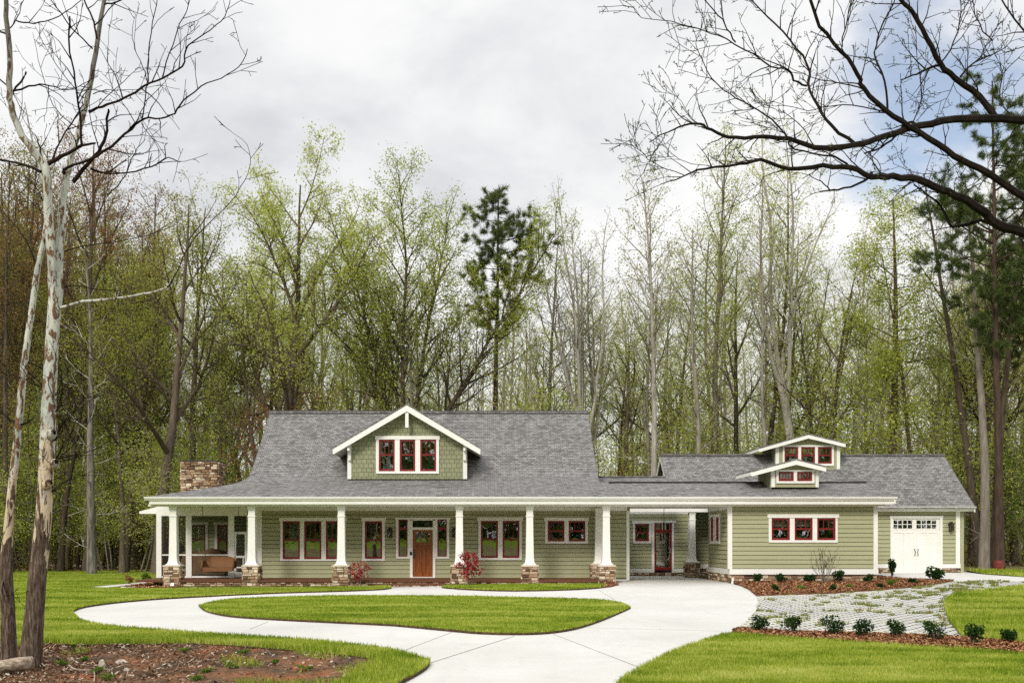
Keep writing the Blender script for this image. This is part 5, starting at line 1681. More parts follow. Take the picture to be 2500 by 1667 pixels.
hero(pine(22, Ht(300, 55), .24, .46, .2, 2.6), 'bark_pine', 'needle', 2540, 55, 'dark pine farthest right, mostly outside the picture', needles=(22, .28, .013), name='pine_tree', seed=16)
hero(tall_tree(23, Ht(430, 53), .27, .8, 1, 44, .5, .2), 'bark_grey', 'leaf_olive', 2402, 53, 'thick grey trunk beside the right end of the garage, left of its twin', .07, 1, .15, 'broadleaf_tree', seed=17)
hero(tall_tree(24, Ht(520, 53.6), .25, .8, 1, 44, .5, .2, -.03), 'bark_dark', 'leaf_olive', 2430, 53.6, 'thick dark brown trunk right of the garage with the red barrel at its foot', .07, 1, .15, 'broadleaf_tree', seed=18)
hero(tall_tree(25, Ht(420, 57), .24, .8, 1, 46, .55, .22, -.16), 'bark_dark', 'leaf_olive', 2395, 57, 'slim dark tree leaning left over the right end of the garage roof', .07, 1, .14, 'broadleaf_tree', seed=19)
hero(broad_tree(26, Ht(300, 60), .3, .45, .30, 38, 12, 1.2), 'bark_dark', 'leaf_red', 215, 60, 'reddish budding tree in the left wood behind the white-barked trunk', .055, 4, .25, 'broadleaf_tree', seed=20)
hero(tall_tree(27, Ht(600, 55), .26, .8, 1, 50, .4, .2), 'bark_pale', 'leaf_olive', 225, 55, 'pale grey trunk at the left wood edge, third from the picture border', .07, 1, .15, 'broadleaf_tree', seed=21)
hero(tall_tree(28, Ht(500, 54), .22, .9, 2, 50, .4, .22, .05), 'bark_dark', 'leaf_olive', 305, 58, 'slim dark trunk at the left wood edge, nearest to the porch roof', .08, 2, .16, 'broadleaf_tree', seed=22)
hero(understory(29, 12, 3, 2), 'bark_dark', 'leaf_red', 745, 55, 'low reddish maple just above the left part of the main roof ridge', .055, 4, .25, 'broadleaf_tree', seed=23)
hero(tall_tree(30, Ht(560, 66), .2, 1.0, 2, 50, .35), 'bark_grey', 'leaf_olive', 1350, 66, 'thin olive tree between the lone pine and the pale fan-shaped tree', .045, 3, .24, 'broadleaf_tree', seed=24)
hero(broad_tree(31, Ht(450, 59), .26, .35, .34, 42, 11, 1.1), 'bark_dark', 'leaf_olive', 470, 59, 'olive green tree between the leaning dark tree and the tallest green one', .062, 5, .26, 'broadleaf_tree', seed=25)

# ---- the wood: every tree an object of its own
wr_ = random.Random(77)
SKY = [(-200, 300), (0, 300), (200, 330), (330, 430), (560, 400), (700, 340), (860, 420), (1000, 450), (1130, 560), (1300, 580), (1370, 500), (1540, 480), (1640, 400), (1900, 330), (2050, 420), (2200, 500), (2350, 400), (2700, 260)]
def sky_y(px):
    for (a, ya), (b, yb) in zip(SKY[:-1], SKY[1:]):
        if a <= px <= b: return ya + (yb - ya) * (px - a) / (b - a)
    return 400
def zone(px):
    return 'left of the house' if px < 400 else 'left of the big dormer' if px < 900 else 'right of the big dormer' if px < 1440 else 'behind the linking roof' if px < 1680 else 'behind the garage roof' if px < 2200 else 'right of the garage'
KINDNAME = {'tall_green': 'slender tree in pale green leaf', 'tall_bare': 'slender nearly bare tree', 'tall_brown': 'slender dark brown-budded tree', 'fork_olive': 'full-crowned light green tree', 'pine': 'dark green pine', 'under_green': 'low fresh green tree', 'under_olive': 'low olive tree', 'under_red': 'low red-budded tree', 'under_dark': 'low dark leafy tree'}
def wood(kind, variants, px, Y, top, jitter=True):
    v = wr_.choice(variants); tm, cm = PROTO[v]
    base = 8.0 if kind.startswith('under') else 25.0
    if kind == 'fork_olive': base = 23.0
    s = Ht(top, Y) / base
    x = X(px, Y)
    lab = KINDNAME[kind] + (' at the wood edge ' if Y < 64 else ' mid-wood ' if Y < 78 else ' deep in the wood ') + zone(px)
    nm = 'pine_tree' if kind == 'pine' else 'understory_tree' if kind.startswith('under') else 'forest_tree'
    e = put_tree(nm, tm, cm, (x, Y, ground_z(x, Y)), lab, 'tree', lab, s, wr_.uniform(0, 6.28), (wr_.gauss(0, .02), wr_.gauss(0, .02)), s * wr_.uniform(.85, 1.15))
def rows(Y0, Y1, step, tall, lo=.62, hi=1.0):
    px = -160.0
    while px < 2680:
        Y = wr_.uniform(Y0, Y1)
        p = px + wr_.uniform(-.4, .4) * step
        left = p < 420
        u = wr_.random()
        kinds = tall(p)
        acc = 0
        for kind, w in kinds:
            acc += w
            if u <= acc: break
        var = [k for k in PROTO if k.startswith(kind)]
        sy = sky_y(p); top = PY0 - (PY0 - sy) * wr_.uniform(lo + (.12 if left else 0), (min(1.02, hi + .1) if left else hi) if not 470 < p < 1170 else min(hi, .70))
        if kind.startswith('under'): top = PY0 - wr_.uniform(210, 420) * (60 / Y)
        wood(kind, var, p, Y, top)
        px += step * (.62 if left or px > 2250 else 1)
gmix = lambda p: ([('tall_brown', .45), ('fork_olive', .35), ('tall_green', .2)] if p < 430 else [('tall_green', .35), ('fork_olive', .35), ('tall_bare', .3)] if p < 900 else [('tall_green', .4), ('tall_bare', .4), ('fork_olive', .2)] if p < 2150 else [('tall_green', .45), ('tall_bare', .25), ('fork_olive', .2), ('pine', .1)])
umix = lambda p: ([('under_green', .3), ('under_olive', .4), ('under_dark', .3)] if p < 420 or p > 2200 else [('under_green', .45), ('under_olive', .35), ('under_red', .12), ('under_dark', .08)])
rows(56, 62, 170, gmix, .55, .84)
rows(63, 72, 66, gmix, .55, .9)
rows(73, 88, 58, gmix, .5, .84)
rows(89, 112, 44, gmix, .42, .78)
rows(57, 64, 120, umix)
rows(65, 80, 90, umix)
rows(82, 105, 70, umix)

# hazy mass of far foliage and brush: one object, nobody could count it
def brush(name, n, x0, x1, y0, y1, z0, z1, size, mat, seed, clump=900, spread=(1.3, 1.3, 1.0), top=None):
    g = np.random.default_rng(seed)
    cc = np.stack([g.uniform(x0, x1, clump), g.uniform(y0, y1, clump), z0 + (z1 - z0) * g.uniform(0, 1, clump) ** 1.4], 1)
    i = g.integers(0, clump, n)
    c = cc[i] + g.normal(0, 1, (n, 3)) * np.array(spread)
    gzv = np.array([ground_z(a, b) for a, b in c[:, :2]])
    c[:, 2] = np.maximum(c[:, 2], .05) + gzv
    d = g.normal(0, 1, (n, 3)); d /= np.linalg.norm(d, axis=1, keepdims=True)
    e = np.cross(d, g.normal(0, 1, (n, 3))); e /= np.linalg.norm(e, axis=1, keepdims=True)
    s = (size * g.uniform(.5, 1.4, n))[:, None]
    v = np.stack([c - d * s, c + e * s * .6, c + d * s, c - e * s * .6], 1)
    t = np.clip(g.normal(.5, .2, n) + np.repeat(g.normal(0, .13, clump), 1)[i], 0, 1)
    me = np_mesh(name, v.reshape(-1, 3), [np.arange(4 * n).reshape(n, 4)], mat, tint=np.repeat(t, 4))
    tag(link(name, me), None, None, None, 'stuff')
brush('undergrowth', 90000, -42, 42, 60, 84, 0, 3.6, .065, MT['leaf_olive'], 1, 1500, (1.5, 1.5, 1.1))
brush('undergrowth', 45000, -42, 48, 64, 92, 0, 6, .06, MT['leaf_brown'], 12, 900, (1.8, 1.8, 1.3))
brush('undergrowth', 70000, -42, 48, 64, 92, 0, 9, .065, MT['leaf_spring'], 2, 900, (1.8, 1.8, 1.3))
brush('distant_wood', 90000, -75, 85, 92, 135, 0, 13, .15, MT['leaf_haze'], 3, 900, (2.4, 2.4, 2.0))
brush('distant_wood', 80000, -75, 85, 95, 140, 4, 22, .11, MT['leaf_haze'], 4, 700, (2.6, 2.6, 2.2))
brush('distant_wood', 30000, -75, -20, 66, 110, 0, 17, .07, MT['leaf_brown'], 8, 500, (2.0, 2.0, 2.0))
# distant bare stems in the far wood
def stems(n, x0, x1, y0, y1, h0, h1, seed, mat):
    r = random.Random(seed); ls = []
    for _ in range(n):
        x, y = r.uniform(x0, x1), r.uniform(y0, y1); z = ground_z(x, y); H = r.uniform(h0, h1); r0 = r.uniform(.03, .14); lx = r.gauss(0, .04)
        pts = [Vector((x + lx * H * t + .15 * math.sin(t * 5 + x), y, z + H * t)) for t in (0, .25, .5, .75, 1)]
        ls.append((pts, [r0, r0 * .85, r0 * .65, r0 * .4, .01]))
        for _k in range(int(H * .9)):
            t = r.uniform(.3, .95); p = pts[0].lerp(pts[-1], t); a = r.uniform(0, 6.28); L = H * .2 * r.uniform(.4, 1) * (1.2 - t)
            d = Vector((math.cos(a), math.sin(a), r.uniform(.5, 1.3))).normalized()
            ls.append(([p, p + d * L * .5, p + d * L + Vector((0, 0, L * .1))], [r0 * .3 * (1 - t) + .012, .014, .008]))
    v, q = tubes([([tuple(p) for p in a], b) for a, b in ls], .012)
    tag(link('distant_wood', np_mesh('distant_wood', v, [q], mat)), None, None, None, 'stuff')
stems(330, -70, 80, 90, 130, 12, 23, 5, MT['bark_grey'])
stems(420, -42, 46, 60, 92, 1.5, 6, 6, MT['bark_dark'])
# ------------------------------------------------------------------ the near trees
YN = 14.9
def guided(pl, lev, path, y0, dy, w0, w1, sub=3, wob=.01, root=None, wmul=1.0):
    """path of photo points at depth y0..y0+dy -> smooth limb with radius from pixel widths"""
    n = len(path); out = []
    pts3 = []
    for i, (px, py) in enumerate(path):
        Y = y0 + dy * (i / max(1, n - 1)) ** 1.2
        pts3.append(P(px, py, Y))
    if root is not None: pts3[0] = tuple(root)
    sm = smooth_poly(pts3, sub, False)
    m = len(sm)
    pts = [Vector(p) for p in sm]
    for i in range(1, m - 1): pts[i] = pts[i] + rnd_dir(pl.r) * wob
    rad = [(w0 + (w1 - w0) * (i / (m - 1)) ** .8) * .5 * y0 / F * wmul for i in range(m)]
    pl.line(lev, pts, rad)
    dirs = [(pts[min(m - 1, i + 1)] - pts[max(0, i - 1)]).normalized() for i in range(m)]
    return pts, dirs, rad


TW = dict(seg=[.5, .3, .17, .11, .08], wob=[.1, .2, .30, .34, .36], trop=[.02, .045, .04, .03, .02], taper=[.8, .82, .8, .75, .7], leaf_from=9, tips=[0, 0, 1, 2, 2], max=4,
          dens=[1.0, 1.3, 2.6, 4.2], t0=[.2, .15, .15, .15], ang=[45, 48, 46, 45], rat=[.3, .34, .45, .5], shape=lambda t: 1.1 - .6 * t, rmin=.0045)


def twigs(pl, br, prm, count, L, tmin=.15, lev=1):
    pts, dirs, rad = br
    r = pl.r; n = len(pts) - 1
    for j in range(count):
        t = tmin + (1 - tmin) * (j + r.random()) / count
        x = min(n - 1e-3, t * n); i = int(x)
        q = pts[i].lerp(pts[i + 1], x - i); ax = dirs[i]
        u = ax.cross(rnd_dir(r)).normalized(); ang = R(r.gauss(50, 12))
        nd = (ax * math.cos(ang) + u * math.sin(ang) + Vector((0, 0, .25))).normalized()
        pl.grow(q, nd, L * r.uniform(.5, 1.3) * (1.15 - .5 * t), min(.7 * rad[i], .013), lev, prm)


# --- white-barked tree at the left, two stems
A = Plant(901)
base = [(70, 1640), (75, 1608), (84, 1500), (92, 1400), (103, 1302), (111, 1184), (117, 1055), (121, 950), (129, 809), (138, 703)]
pts3 = [P(px, py, YN) for px, py in base]
bw = [66, 54, 46, 42, 39, 36, 36, 33, 31, 33]
sm = smooth_poly([(*p, w) for p, w in zip(pts3, bw)], 3, False)
tp = [Vector(p[:3]) for p in sm]; trad = [p[3] * .5 * YN / F for p in sm]
A.line(0, tp, trad)
ls = guided(A, 0, [(134, 740), (128, 660), (122, 560), (117, 480), (112, 410), (82, 372), (45, 315), (30, 268), (23, 225), (25, 140), (16, 65), (14, -10), (8, -120)], YN, -.5, 26, 9)
rs = guided(A, 0, [(136, 730), (144, 640), (150, 560), (155, 480), (168, 400), (190, 330), (212, 250), (228, 160), (243, 70), (256, -10), (270, -130)], YN + .06, .6, 24, 8)
LIMBS = [
    ([(155, 425), (164, 408), (220, 390), (270, 358), (320, 315), (350, 291), (395, 288), (425, 278), (445, 246), (490, 213), (540, 190), (585, 165), (604, 120)], -1.6, 9, 1.5, 12),
    ([(218, 274), (250, 260), (290, 248), (350, 213), (400, 190), (447, 162), (452, 125), (470, 105), (515, 72), (548, 40), (562, 0)], -1.0, 8, 1.5, 12),
    ([(360, 210), (362, 150), (368, 80), (382, 10), (392, -30)], -.4, 4, 2, 5), ([(396, 192), (415, 130), (440, 60), (462, 10), (476, -40)], -.5, 4, 2, 6),
    ([(347, 292), (354, 240), (359, 210)], -.2, 3.5, 3, 2), ([(360, 200), (350, 165), (330, 120), (322, 80), (332, 35)], .4, 3, 1.2, 4),
    ([(200, 355), (196, 300), (188, 225), (175, 150), (168, 90), (170, 40)], -.6, 8, 4, 6), ([(112, 405), (150, 382), (200, 357), (232, 350)], -.3, 13, 6, 1),
    ([(178, 445), (215, 402), (240, 370), (258, 335), (262, 290), (265, 268)], -.5, 11, 5, 3), ([(222, 412), (265, 424), (330, 420), (385, 398), (412, 385), (440, 396)], -.7, 7, 2, 4),
    ([(385, 398), (405, 385), (402, 360), (410, 350)], -.1, 3.5, 2, 1), ([(262, 422), (290, 400), (308, 388)], -.2, 4, 2, 2), ([(365, 408), (371, 375)], 0, 3, 2, 0),
    ([(262, 478), (300, 440), (318, 400), (335, 365), (355, 340)], -.4, 4, 1.5, 5),
    ([(20, 228), (70, 212), (110, 206), (150, 217), (190, 213), (225, 190)], -.5, 6, 1.5, 6), ([(22, 240), (50, 200), (64, 176)], .1, 6, 5, 0), ([(22, 70), (42, 45), (58, 0)], .2, 4, 2, 3),
    ([(40, 50), (70, 57), (110, 52), (160, 30), (200, 0)], -.4, 4.5, 2, 5), ([(226, 120), (185, 80), (150, 35), (118, -5)], -.4, 5, 2.5, 5), ([(236, 95), (228, 55), (215, 20), (203, -10)], .3, 6, 4, 3), ([(254, 12), (285, 5), (310, -5), (330, -15)], .1, 5, 3, 3),
    ([(100, 420), (60, 402), (0, 390), (-50, 375)], .4, 8, 5, 4), ([(40, 308), (52, 270), (56, 210)], .3, 3, 1.5, 3), ([(98, 400), (98, 360), (86, 330)], -.2, 5, 3, 2), ([(125, 400), (150, 340), (185, 285), (205, 255)], -.2, 6, 3, 5),
    ([(16, 85), (-10, 75), (-50, 60)], .3, 6, 4, 2), ([(24, 215), (-5, 190), (-40, 170)], .3, 5, 3, 2),
    ([(228, 230), (260, 220), (330, 218), (400, 205)], .8, 3, 1.2, 5), ([(205, 240), (180, 215), (120, 130), (85, 65)], .7, 3, 1.2, 6), ([(240, 260), (300, 200), (340, 165)], .9, 3, 1.2, 4), ([(330, 300), (300, 250), (270, 200), (262, 130), (268, 60)], .8, 2.5, 1.2, 5),
    ([(195, 315), (130, 260), (95, 150), (80, 80)], 1.0, 3, 1.2, 6), ([(300, 335), (350, 330), (400, 338)], .5, 2.5, 1.2, 3), ([(345, 300), (380, 350), (392, 380)], .4, 2.5, 1.2, 3),
]
for path, dy, w0, w1, tw in LIMBS:
    b = guided(A, 1, path, YN, dy, w0, w1, 3, .012)
    if tw: twigs(A, b, TW, tw, .72, .2, 2)
guided(A, 0, [(146, 752), (200, 737), (260, 732), (329, 721), (380, 712), (410, 699), (424, 680)], YN, -1.1, 11, 4.5, 3, .006)
b = guided(A, 1, [(408, 701), (424, 680), (446, 632), (470, 590), (499, 556), (560, 497), (598, 440), (611, 400), (604, 355), (560, 318)], YN - 1.05, -1.1, 4.2, 1.0, 3, .008)
twigs(A, b, TW, 5, .6, .55, 2)
b = guided(A, 1, [(156, 700), (190, 698), (240, 706), (290, 710)], YN, -.6, 4, 2, 3, .006)
b = guided(A, 1, [(157, 614), (200, 602), (280, 590), (360, 575), (430, 548)], YN, 1.0, 4, 1.5, 3, .006)
for i, (px, py) in enumerate([(128, 1080), (133, 1130), (127, 1020), (110, 950), (130, 970), (125, 1130), (108, 1190), (128, 1200)]):
    p = Vector(P(px, py, YN)); 
    for k in range(3):
        A.grow(p, Vector((A.r.uniform(.1, 1.0) * (1 if px > 115 else -1), A.r.uniform(-.6, .6), A.r.uniform(.1, 1))), A.r.uniform(.5, 1.3), .009, 2, TW)
for (px, py) in ((117, 1058), (124, 1130), (108, 1180)):           # knots
    c = Vector(P(px + 12, py, YN - .1)); A.line(0, [c + Vector((-.09, .06, -.04)), c + Vector((-.02, 0, -.01)), c + Vector((.03, -.03, .02))], [.09, .085, .05])
gA = Vector((tp[1].x, YN, ground_z(tp[1].x, YN)))
def shift(pl, o):
    for k in pl.lines: pl.lines[k] = [([tuple(Vector(p) - o) for p in a], r) for a, r in pl.lines[k]]
    pl.tips = [(p - o, d) for p, d in pl.tips]
shift(A, gA)
v, q = tubes(A.lines[0])
tmA = np_mesh('trunk', v, [q], MT['syc'], smooth=True)
v1, q1 = tubes([l for l in A.lines[1]]); v2, q2 = tubes([l for k in A.lines if k > 1 for l in A.lines[k]], .0042)
rb = _bark('red_brown_limb', [(.25, (.012, .008, .007)), (.5, (.035, .02, .015)), (.78, (.10, .06, .045))])
cmA = np_mesh('crown', np.concatenate([v1, v2]), [q1, q2 + len(v1)], [rb, MT['bark_black']], [0, 1], smooth=True)
put_tree('sycamore_tree', tmA, cmA, gA, 'white-barked bare tree with peeling trunk and two stems in the left foreground', 'tree')

# --- its slimmer neighbour leaning from the lower left
Bt = Plant(902); YB2 = 15.2
base = [(20, 1640), (22, 1606), (20, 1500), (15, 1390), (20, 1300), (27, 1214), (44, 1055), (59, 891), (76, 773), (92, 656), (106, 590), (115, 500), (100, 420), (78, 340), (60, 250)]
bw = [48, 40, 33, 30, 23, 20, 18, 17, 15, 14, 11, 8, 6, 4, 2]
sm = smooth_poly([(*P(px, py, YB2), w) for (px, py), w in zip(base, bw)], 3, False)
tpB = [Vector(p[:3]) for p in sm]; Bt.line(0, tpB, [p[3] * .5 * YB2 / F for p in sm])
for path, dy, w0, w1, tw in (([(92, 660), (70, 600), (45, 560), (10, 520)], .5, 5, 2, 3), ([(50, 1020), (30, 1030), (5, 1010), (-20, 1020)], .2, 4, 1.5, 5), ([(46, 1040), (70, 1030), (82, 1018)], -.2, 6, 3, 1), ([(60, 880), (120, 905), (140, 912)], .2, 4, 2, 2), ([(30, 1200), (10, 1190), (-15, 1185)], .2, 3, 1.5, 3), ([(80, 770), (50, 740), (0, 745)], .3, 3, 1.5, 3), ([(104, 600), (120, 540), (95, 470), (60, 430)], -.3, 5, 2, 5), ([(18, 1440), (40, 1460), (60, 1480)], -.2, 2, 1, 2), ([(22, 1400), (5, 1430), (14, 1470)], -.3, 5, 2, 1)):
    b = guided(Bt, 1, path, YB2, dy, w0, w1, 3, .01); twigs(Bt, b, TW, tw, .6, .2, 2)
gB = Vector((tpB[3].x, YB2, ground_z(tpB[3].x, YB2)))
shift(Bt, gB)
v, q = tubes(Bt.lines[0]); tmB = np_mesh('trunk', v, [q], MT['syc'], smooth=True)
v, q = tubes([l for k in Bt.lines if k > 0 for l in Bt.lines[k]], .0042); cmB = np_mesh('crown', v, [q], MT['bark_black'], smooth=True)
put_tree('sycamore_tree', tmB, cmB, gB, 'slim white-barked bare tree leaning at the far left edge of the picture', 'tree')

# --- big tree outside the right edge, its limbs hang into the picture
C = Plant(903); YC2 = 15.0
tk = [(2790, 1650), (2785, 1600), (2775, 1300), (2765, 900), (2750, 600), (2735, 300), (2720, -100), (2710, -500)]
sm = smooth_poly([(*P(px, py, YC2), w) for (px, py), w in zip(tk, [120, 96, 78, 70, 64, 52, 36, 14])], 3, False)
tpC = [Vector(p[:3]) for p in sm]; C.line(0, tpC, [p[3] * .5 * YC2 / F for p in sm])
TWC = dict(TW); TWC.update(leaf_from=2, tips=[0, 0, 1, 1, 1], dens=[1.0, 1.4, 3.4, 4.6], wob=[.1, .2, .28, .32, .3], trop=[.02, .05, .05, .04, .03])
RL = [
    ([(2738, 360), (2600, 300), (2500, 293), (2414, 291), (2329, 293), (2244, 308), (2159, 332), (2095, 353), (1989, 359), (1925, 340), (1861, 336), (1797, 338), (1738, 317), (1708, 304), (1670, 306), (1627, 323), (1585, 348)], -1.6, 28, 2.0, 14),
    ([(2430, 288), (2393, 238), (2333, 191), (2295, 157), (2265, 93), (2231, 34), (2201, 0), (2160, -60)], -.6, 20, 10, 8),
    ([(2752, 660), (2620, 600), (2500, 566), (2435, 548), (2393, 510), (2350, 485), (2299, 463), (2244, 440), (2180, 431), (2129, 431), (2074, 410), (2010, 406), (1925, 412), (1857, 390), (1806, 402), (1721, 412), (1670, 429), (1615, 450)], -2.0, 34, 2.0, 16),
    ([(2745, 590), (2620, 540), (2500, 482), (2414, 425), (2350, 391), (2287, 353), (2223, 310), (2163, 272), (2108, 217), (2095, 183), (2053, 123), (2002, 64), (1980, 0), (1970, -50)], -1.2, 24, 7, 12),
    ([(2085, 350), (2031, 310), (1997, 259), (1972, 208), (1976, 170), (1946, 119), (1895, 60), (1840, 8), (1815, -30)], .5, 13, 4, 12),
    ([(1925, 340), (1883, 293), (1832, 259), (1781, 230), (1738, 191), (1713, 145), (1700, 106), (1697, 85)], -.6, 6, 1.6, 10),
    ([(1970, 210), (1938, 196), (1925, 170), (1883, 162), (1815, 119), (1755, 89), (1704, 68), (1640, 55), (1568, 45), (1547, 17)], -.8, 8, 1.6, 14),
    ([(2108, 219), (2060, 205), (2010, 196), (1960, 180), (1900, 150)], .6, 5, 1.6, 7),
    ([(2420, 545), (2393, 538), (2365, 545), (2325, 553), (2310, 525), (2287, 493), (2231, 451)], -.5, 14, 5, 3),
    ([(2129, 422), (2108, 442), (2060, 460), (2027, 463), (2005, 445), (1975, 425)], -.4, 9, 2.5, 4),
    ([(2167, 266), (2159, 196), (2138, 145), (2142, 98), (2160, 50), (2182, 8), (2190, -30)], .5, 7, 4, 8),
    ([(1796, 104), (1775, 70), (1755, 38), (1721, 0), (1700, -30)], -.3, 5, 3, 5),
    ([(2070, 404), (2045, 385), (2010, 378), (1942, 366), (1925, 345)], -.2, 8, 5, 3), ([(1942, 366), (1917, 330), (1880, 300), (1850, 302)], -.3, 3, 1.5, 4),
    ([(2053, 125), (2062, 70), (2078, 0), (2085, -40)], .4, 5, 3, 6), ([(2295, 160), (2260, 170), (2230, 185), (2200, 195)], -.4, 9, 3, 5), ([(2345, 188), (2380, 150), (2440, 125), (2470, 100)], .6, 7, 2, 8),
    ([(2300, 150), (2330, 100), (2345, 30), (2340, -20)], .5, 5, 3, 7), ([(2422, 100), (2390, 60), (2370, -10)], .5, 5, 3, 6), ([(2720, 120), (2600, 110), (2500, 75), (2440, -10)], .4, 10, 5, 6),
    ([(2244, 310), (2215, 300), (2190, 330), (2150, 360), (2110, 375)], .5, 11, 6, 2), ([(2223, 312), (2250, 240), (2240, 150), (2235, 70)], .7, 4, 2, 8), ([(1989, 359), (1950, 300), (1900, 270), (1860, 260)], .5, 4, 1.5, 7),
    ([(2163, 274), (2080, 255), (2020, 260), (1970, 270), (1890, 250), (1840, 255)], .8, 4.5, 1.5, 8), ([(1708, 304), (1680, 280), (1650, 235), (1600, 225)], -.2, 2.5, 1.2, 6), ([(1640, 57), (1660, 110), (1658, 145), (1700, 155)], -.3, 2.5, 1.5, 4), ([(1627, 323), (1590, 380), (1565, 370), (1535, 320)], -.4, 2.5, 1.2, 6),
    ([(1670, 428), (1600, 400), (1560, 365), (1540, 340)], -.4, 3, 1.2, 7), ([(1750, 410), (1660, 390), (1610, 340), (1600, 290)], -.4, 2.5, 1.2, 6), ([(2095, 353), (2140, 390), (2150, 420)], .3, 3, 2, 2), ([(1925, 412), (1865, 432), (1855, 470), (1830, 490)], -.3, 4, 1.5, 3),
    ([(2350, 485), (2400, 430), (2450, 400)], .8, 4, 1.5, 6), ([(2414, 425), (2380, 480), (2400, 530)], .6, 3, 1.5, 5), ([(2350, 392), (2300, 420), (2230, 420), (2180, 400)], .7, 3.5, 1.5, 6), ([(2470, 290), (2440, 240), (2450, 180), (2490, 140)], .5, 5, 2, 8), ([(2333, 191), (2310, 240), (2260, 260)], .5, 3, 1.5, 5),
]
for path, dy, w0, w1, tw in RL:
    b = guided(C, 1, path, YC2, dy, w0, w1, 3, .014, None, .88)
    if tw: twigs(C, b, TWC, int(tw * 1.5), .70, .14 if path[0][0] < 2600 else .3, 2)
gC = Vector((tpC[3].x, YC2, ground_z(tpC[3].x, YC2)))
shift(C, gC)
v, q = tubes(C.lines[0]); tmC = np_mesh('trunk', v, [q], MT['bark_black'], smooth=True)
v, q = tubes([l for k in C.lines if k > 0 for l in C.lines[k]], .0045)
lv, lf, lt = leaf_quads(C.tips, .016, 2, .02, 5)
cmC = np_mesh('crown', np.concatenate([v, lv]), [q, lf + len(v)], [MT['bark_black'], MT['weed']], [0, 1], np.concatenate([np.full(len(v), .5), lt]))
put_tree('oak_tree', tmC, cmC, gC, 'dark budding tree whose thick limbs hang across the upper right sky', 'tree')

# ------------------------------------------------------------------ shrubs and small plants
def shrub(name, px, py, wpx, hpx, label, group=None, mat='box', n=420, leaf=.022, cat='shrub', bumps=9, ymax=99.0):
    x, y = G(px, py)
    if y > ymax: x, y = x * ymax / y, ymax
    k = y / F
    w, h = wpx * k * .56, hpx * k * 1.18
    z = ground_z(x, y) + .03
    g = np.random.default_rng(int(px * 3 + py))
    e = empty(name, (x, y, z), label, cat, group)
    pl = Plant(int(px + py))
    r = pl.r
    cs = []
    for i in range(bumps):
        a = r.uniform(0, 6.28); q = math.sqrt(r.random()) * .72; zz = r.uniform(.3, .86)
        cs.append((math.cos(a) * q * w * (1.15 - .45 * abs(zz - .45)), math.sin(a) * q * w, zz * h))
    for c in cs:
        pl.line(0, [Vector((c[0] * .08, c[1] * .08, -.04)), Vector((c[0] * .5, c[1] * .5, c[2] * .5)), Vector(c)], [.009, .006, .003])
    v, q = tubes(pl.lines[0]); link('stem', np_mesh('stem', v, [q], MT['bark_dark']), e)
    ci = g.integers(0, bumps, n); c = np.array(cs)[ci]
    d = g.normal(0, 1, (n, 3)); d /= np.linalg.norm(d, axis=1, keepdims=True)
    rad = g.uniform(.35, 1.0, (n, 1)) ** .6 * np.array([w * .46, w * .46, h * .26])
    c = c + d * rad; c[:, 2] = np.maximum(c[:, 2], .02)
    nd = d + g.normal(0, .8, (n, 3)); nd /= np.linalg.norm(nd, axis=1, keepdims=True)
    e2 = np.cross(nd, g.normal(0, 1, (n, 3))); e2 /= np.linalg.norm(e2, axis=1, keepdims=True)
    s = (leaf * g.uniform(.6, 1.3, n))[:, None]
    vv = np.stack([c - nd * s, c + e2 * s * .55, c + nd * s, c - e2 * s * .55], 1).reshape(-1, 3)
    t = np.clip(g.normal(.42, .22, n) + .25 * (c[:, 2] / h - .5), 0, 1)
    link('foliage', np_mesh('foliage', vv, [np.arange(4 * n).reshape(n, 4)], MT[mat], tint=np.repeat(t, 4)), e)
    return e


f5 = .3954
row = [(192, 1322), (400, 1338), (633, 1350), (815, 1358), (1025, 1365), (1270, 1378), (1505, 1402), (1725, 1395)]
sz = [(112, 76), (122, 92), (126, 100), (118, 100), (108, 92), (118, 98), (112, 104), (122, 76)]
ordn = ['first shrub from the driveway', 'second shrub from the driveway', 'third shrub from the driveway', 'fourth shrub from the driveway', 'fifth shrub from the driveway', 'sixth shrub from the driveway', 'seventh shrub from the driveway', 'last shrub, nearest the right picture edge,']
for (a, b), (w, h), o in zip(row, sz, ordn):
    shrub('boxwood_shrub', 1780 + a * f5, 1020 + b * f5, w * f5, h * f5, 'dark green ' + o + ' in the mulch strip below the pavers', 'boxwood shrubs in the mulch strip', 'box', 620, .024, 'shrub', 13)
wallrow = [(172, 1012, 58, 46, 'first small dark shrub from the driveway along the stone foundation of the wing'), (325, 1006, 66, 50, 'second small dark shrub along the stone foundation of the wing'), (492, 1006, 58, 46, 'third small dark shrub along the wing foundation, left of the bare twiggy bush'), (672, 1002, 72, 62, 'small dark shrub along the wing foundation right of the bare twiggy bush'), (865, 995, 66, 50, 'dark shrub at the right corner of the wing foundation')]
for a, b, w, h, lab in wallrow:
    shrub('boxwood_shrub', 1780 + a * f5, 1020 + b * f5, w * f5, h * f5, lab, 'small shrubs along the wing wall', 'box', 420, .045, 'shrub', 9, 38.3)
frontrow = [(280, 1080, 60, 36, 'box', 'low dark shrub at the front of the mulch bed, nearest the driveway'), (447, 1066, 48, 24, 'weed', 'low green plant second from the driveway at the front of the mulch bed'), (652, 1072, 52, 32, 'box', 'low dark green plant in the front middle of the mulch bed below the bare bush'), (738, 1058, 42, 20, 'weed', 'smallest low green plant at the front of the mulch bed right of the bare bush'), (938, 1058, 50, 24, 'box', 'low dark plant at the front right of the mulch bed'), (995, 1042, 54, 32, 'weed', 'bright green low plant at the right part of the mulch bed'), (1140, 1030, 66, 30, 'box', 'flat dark plant near the right tip of the mulch bed')]
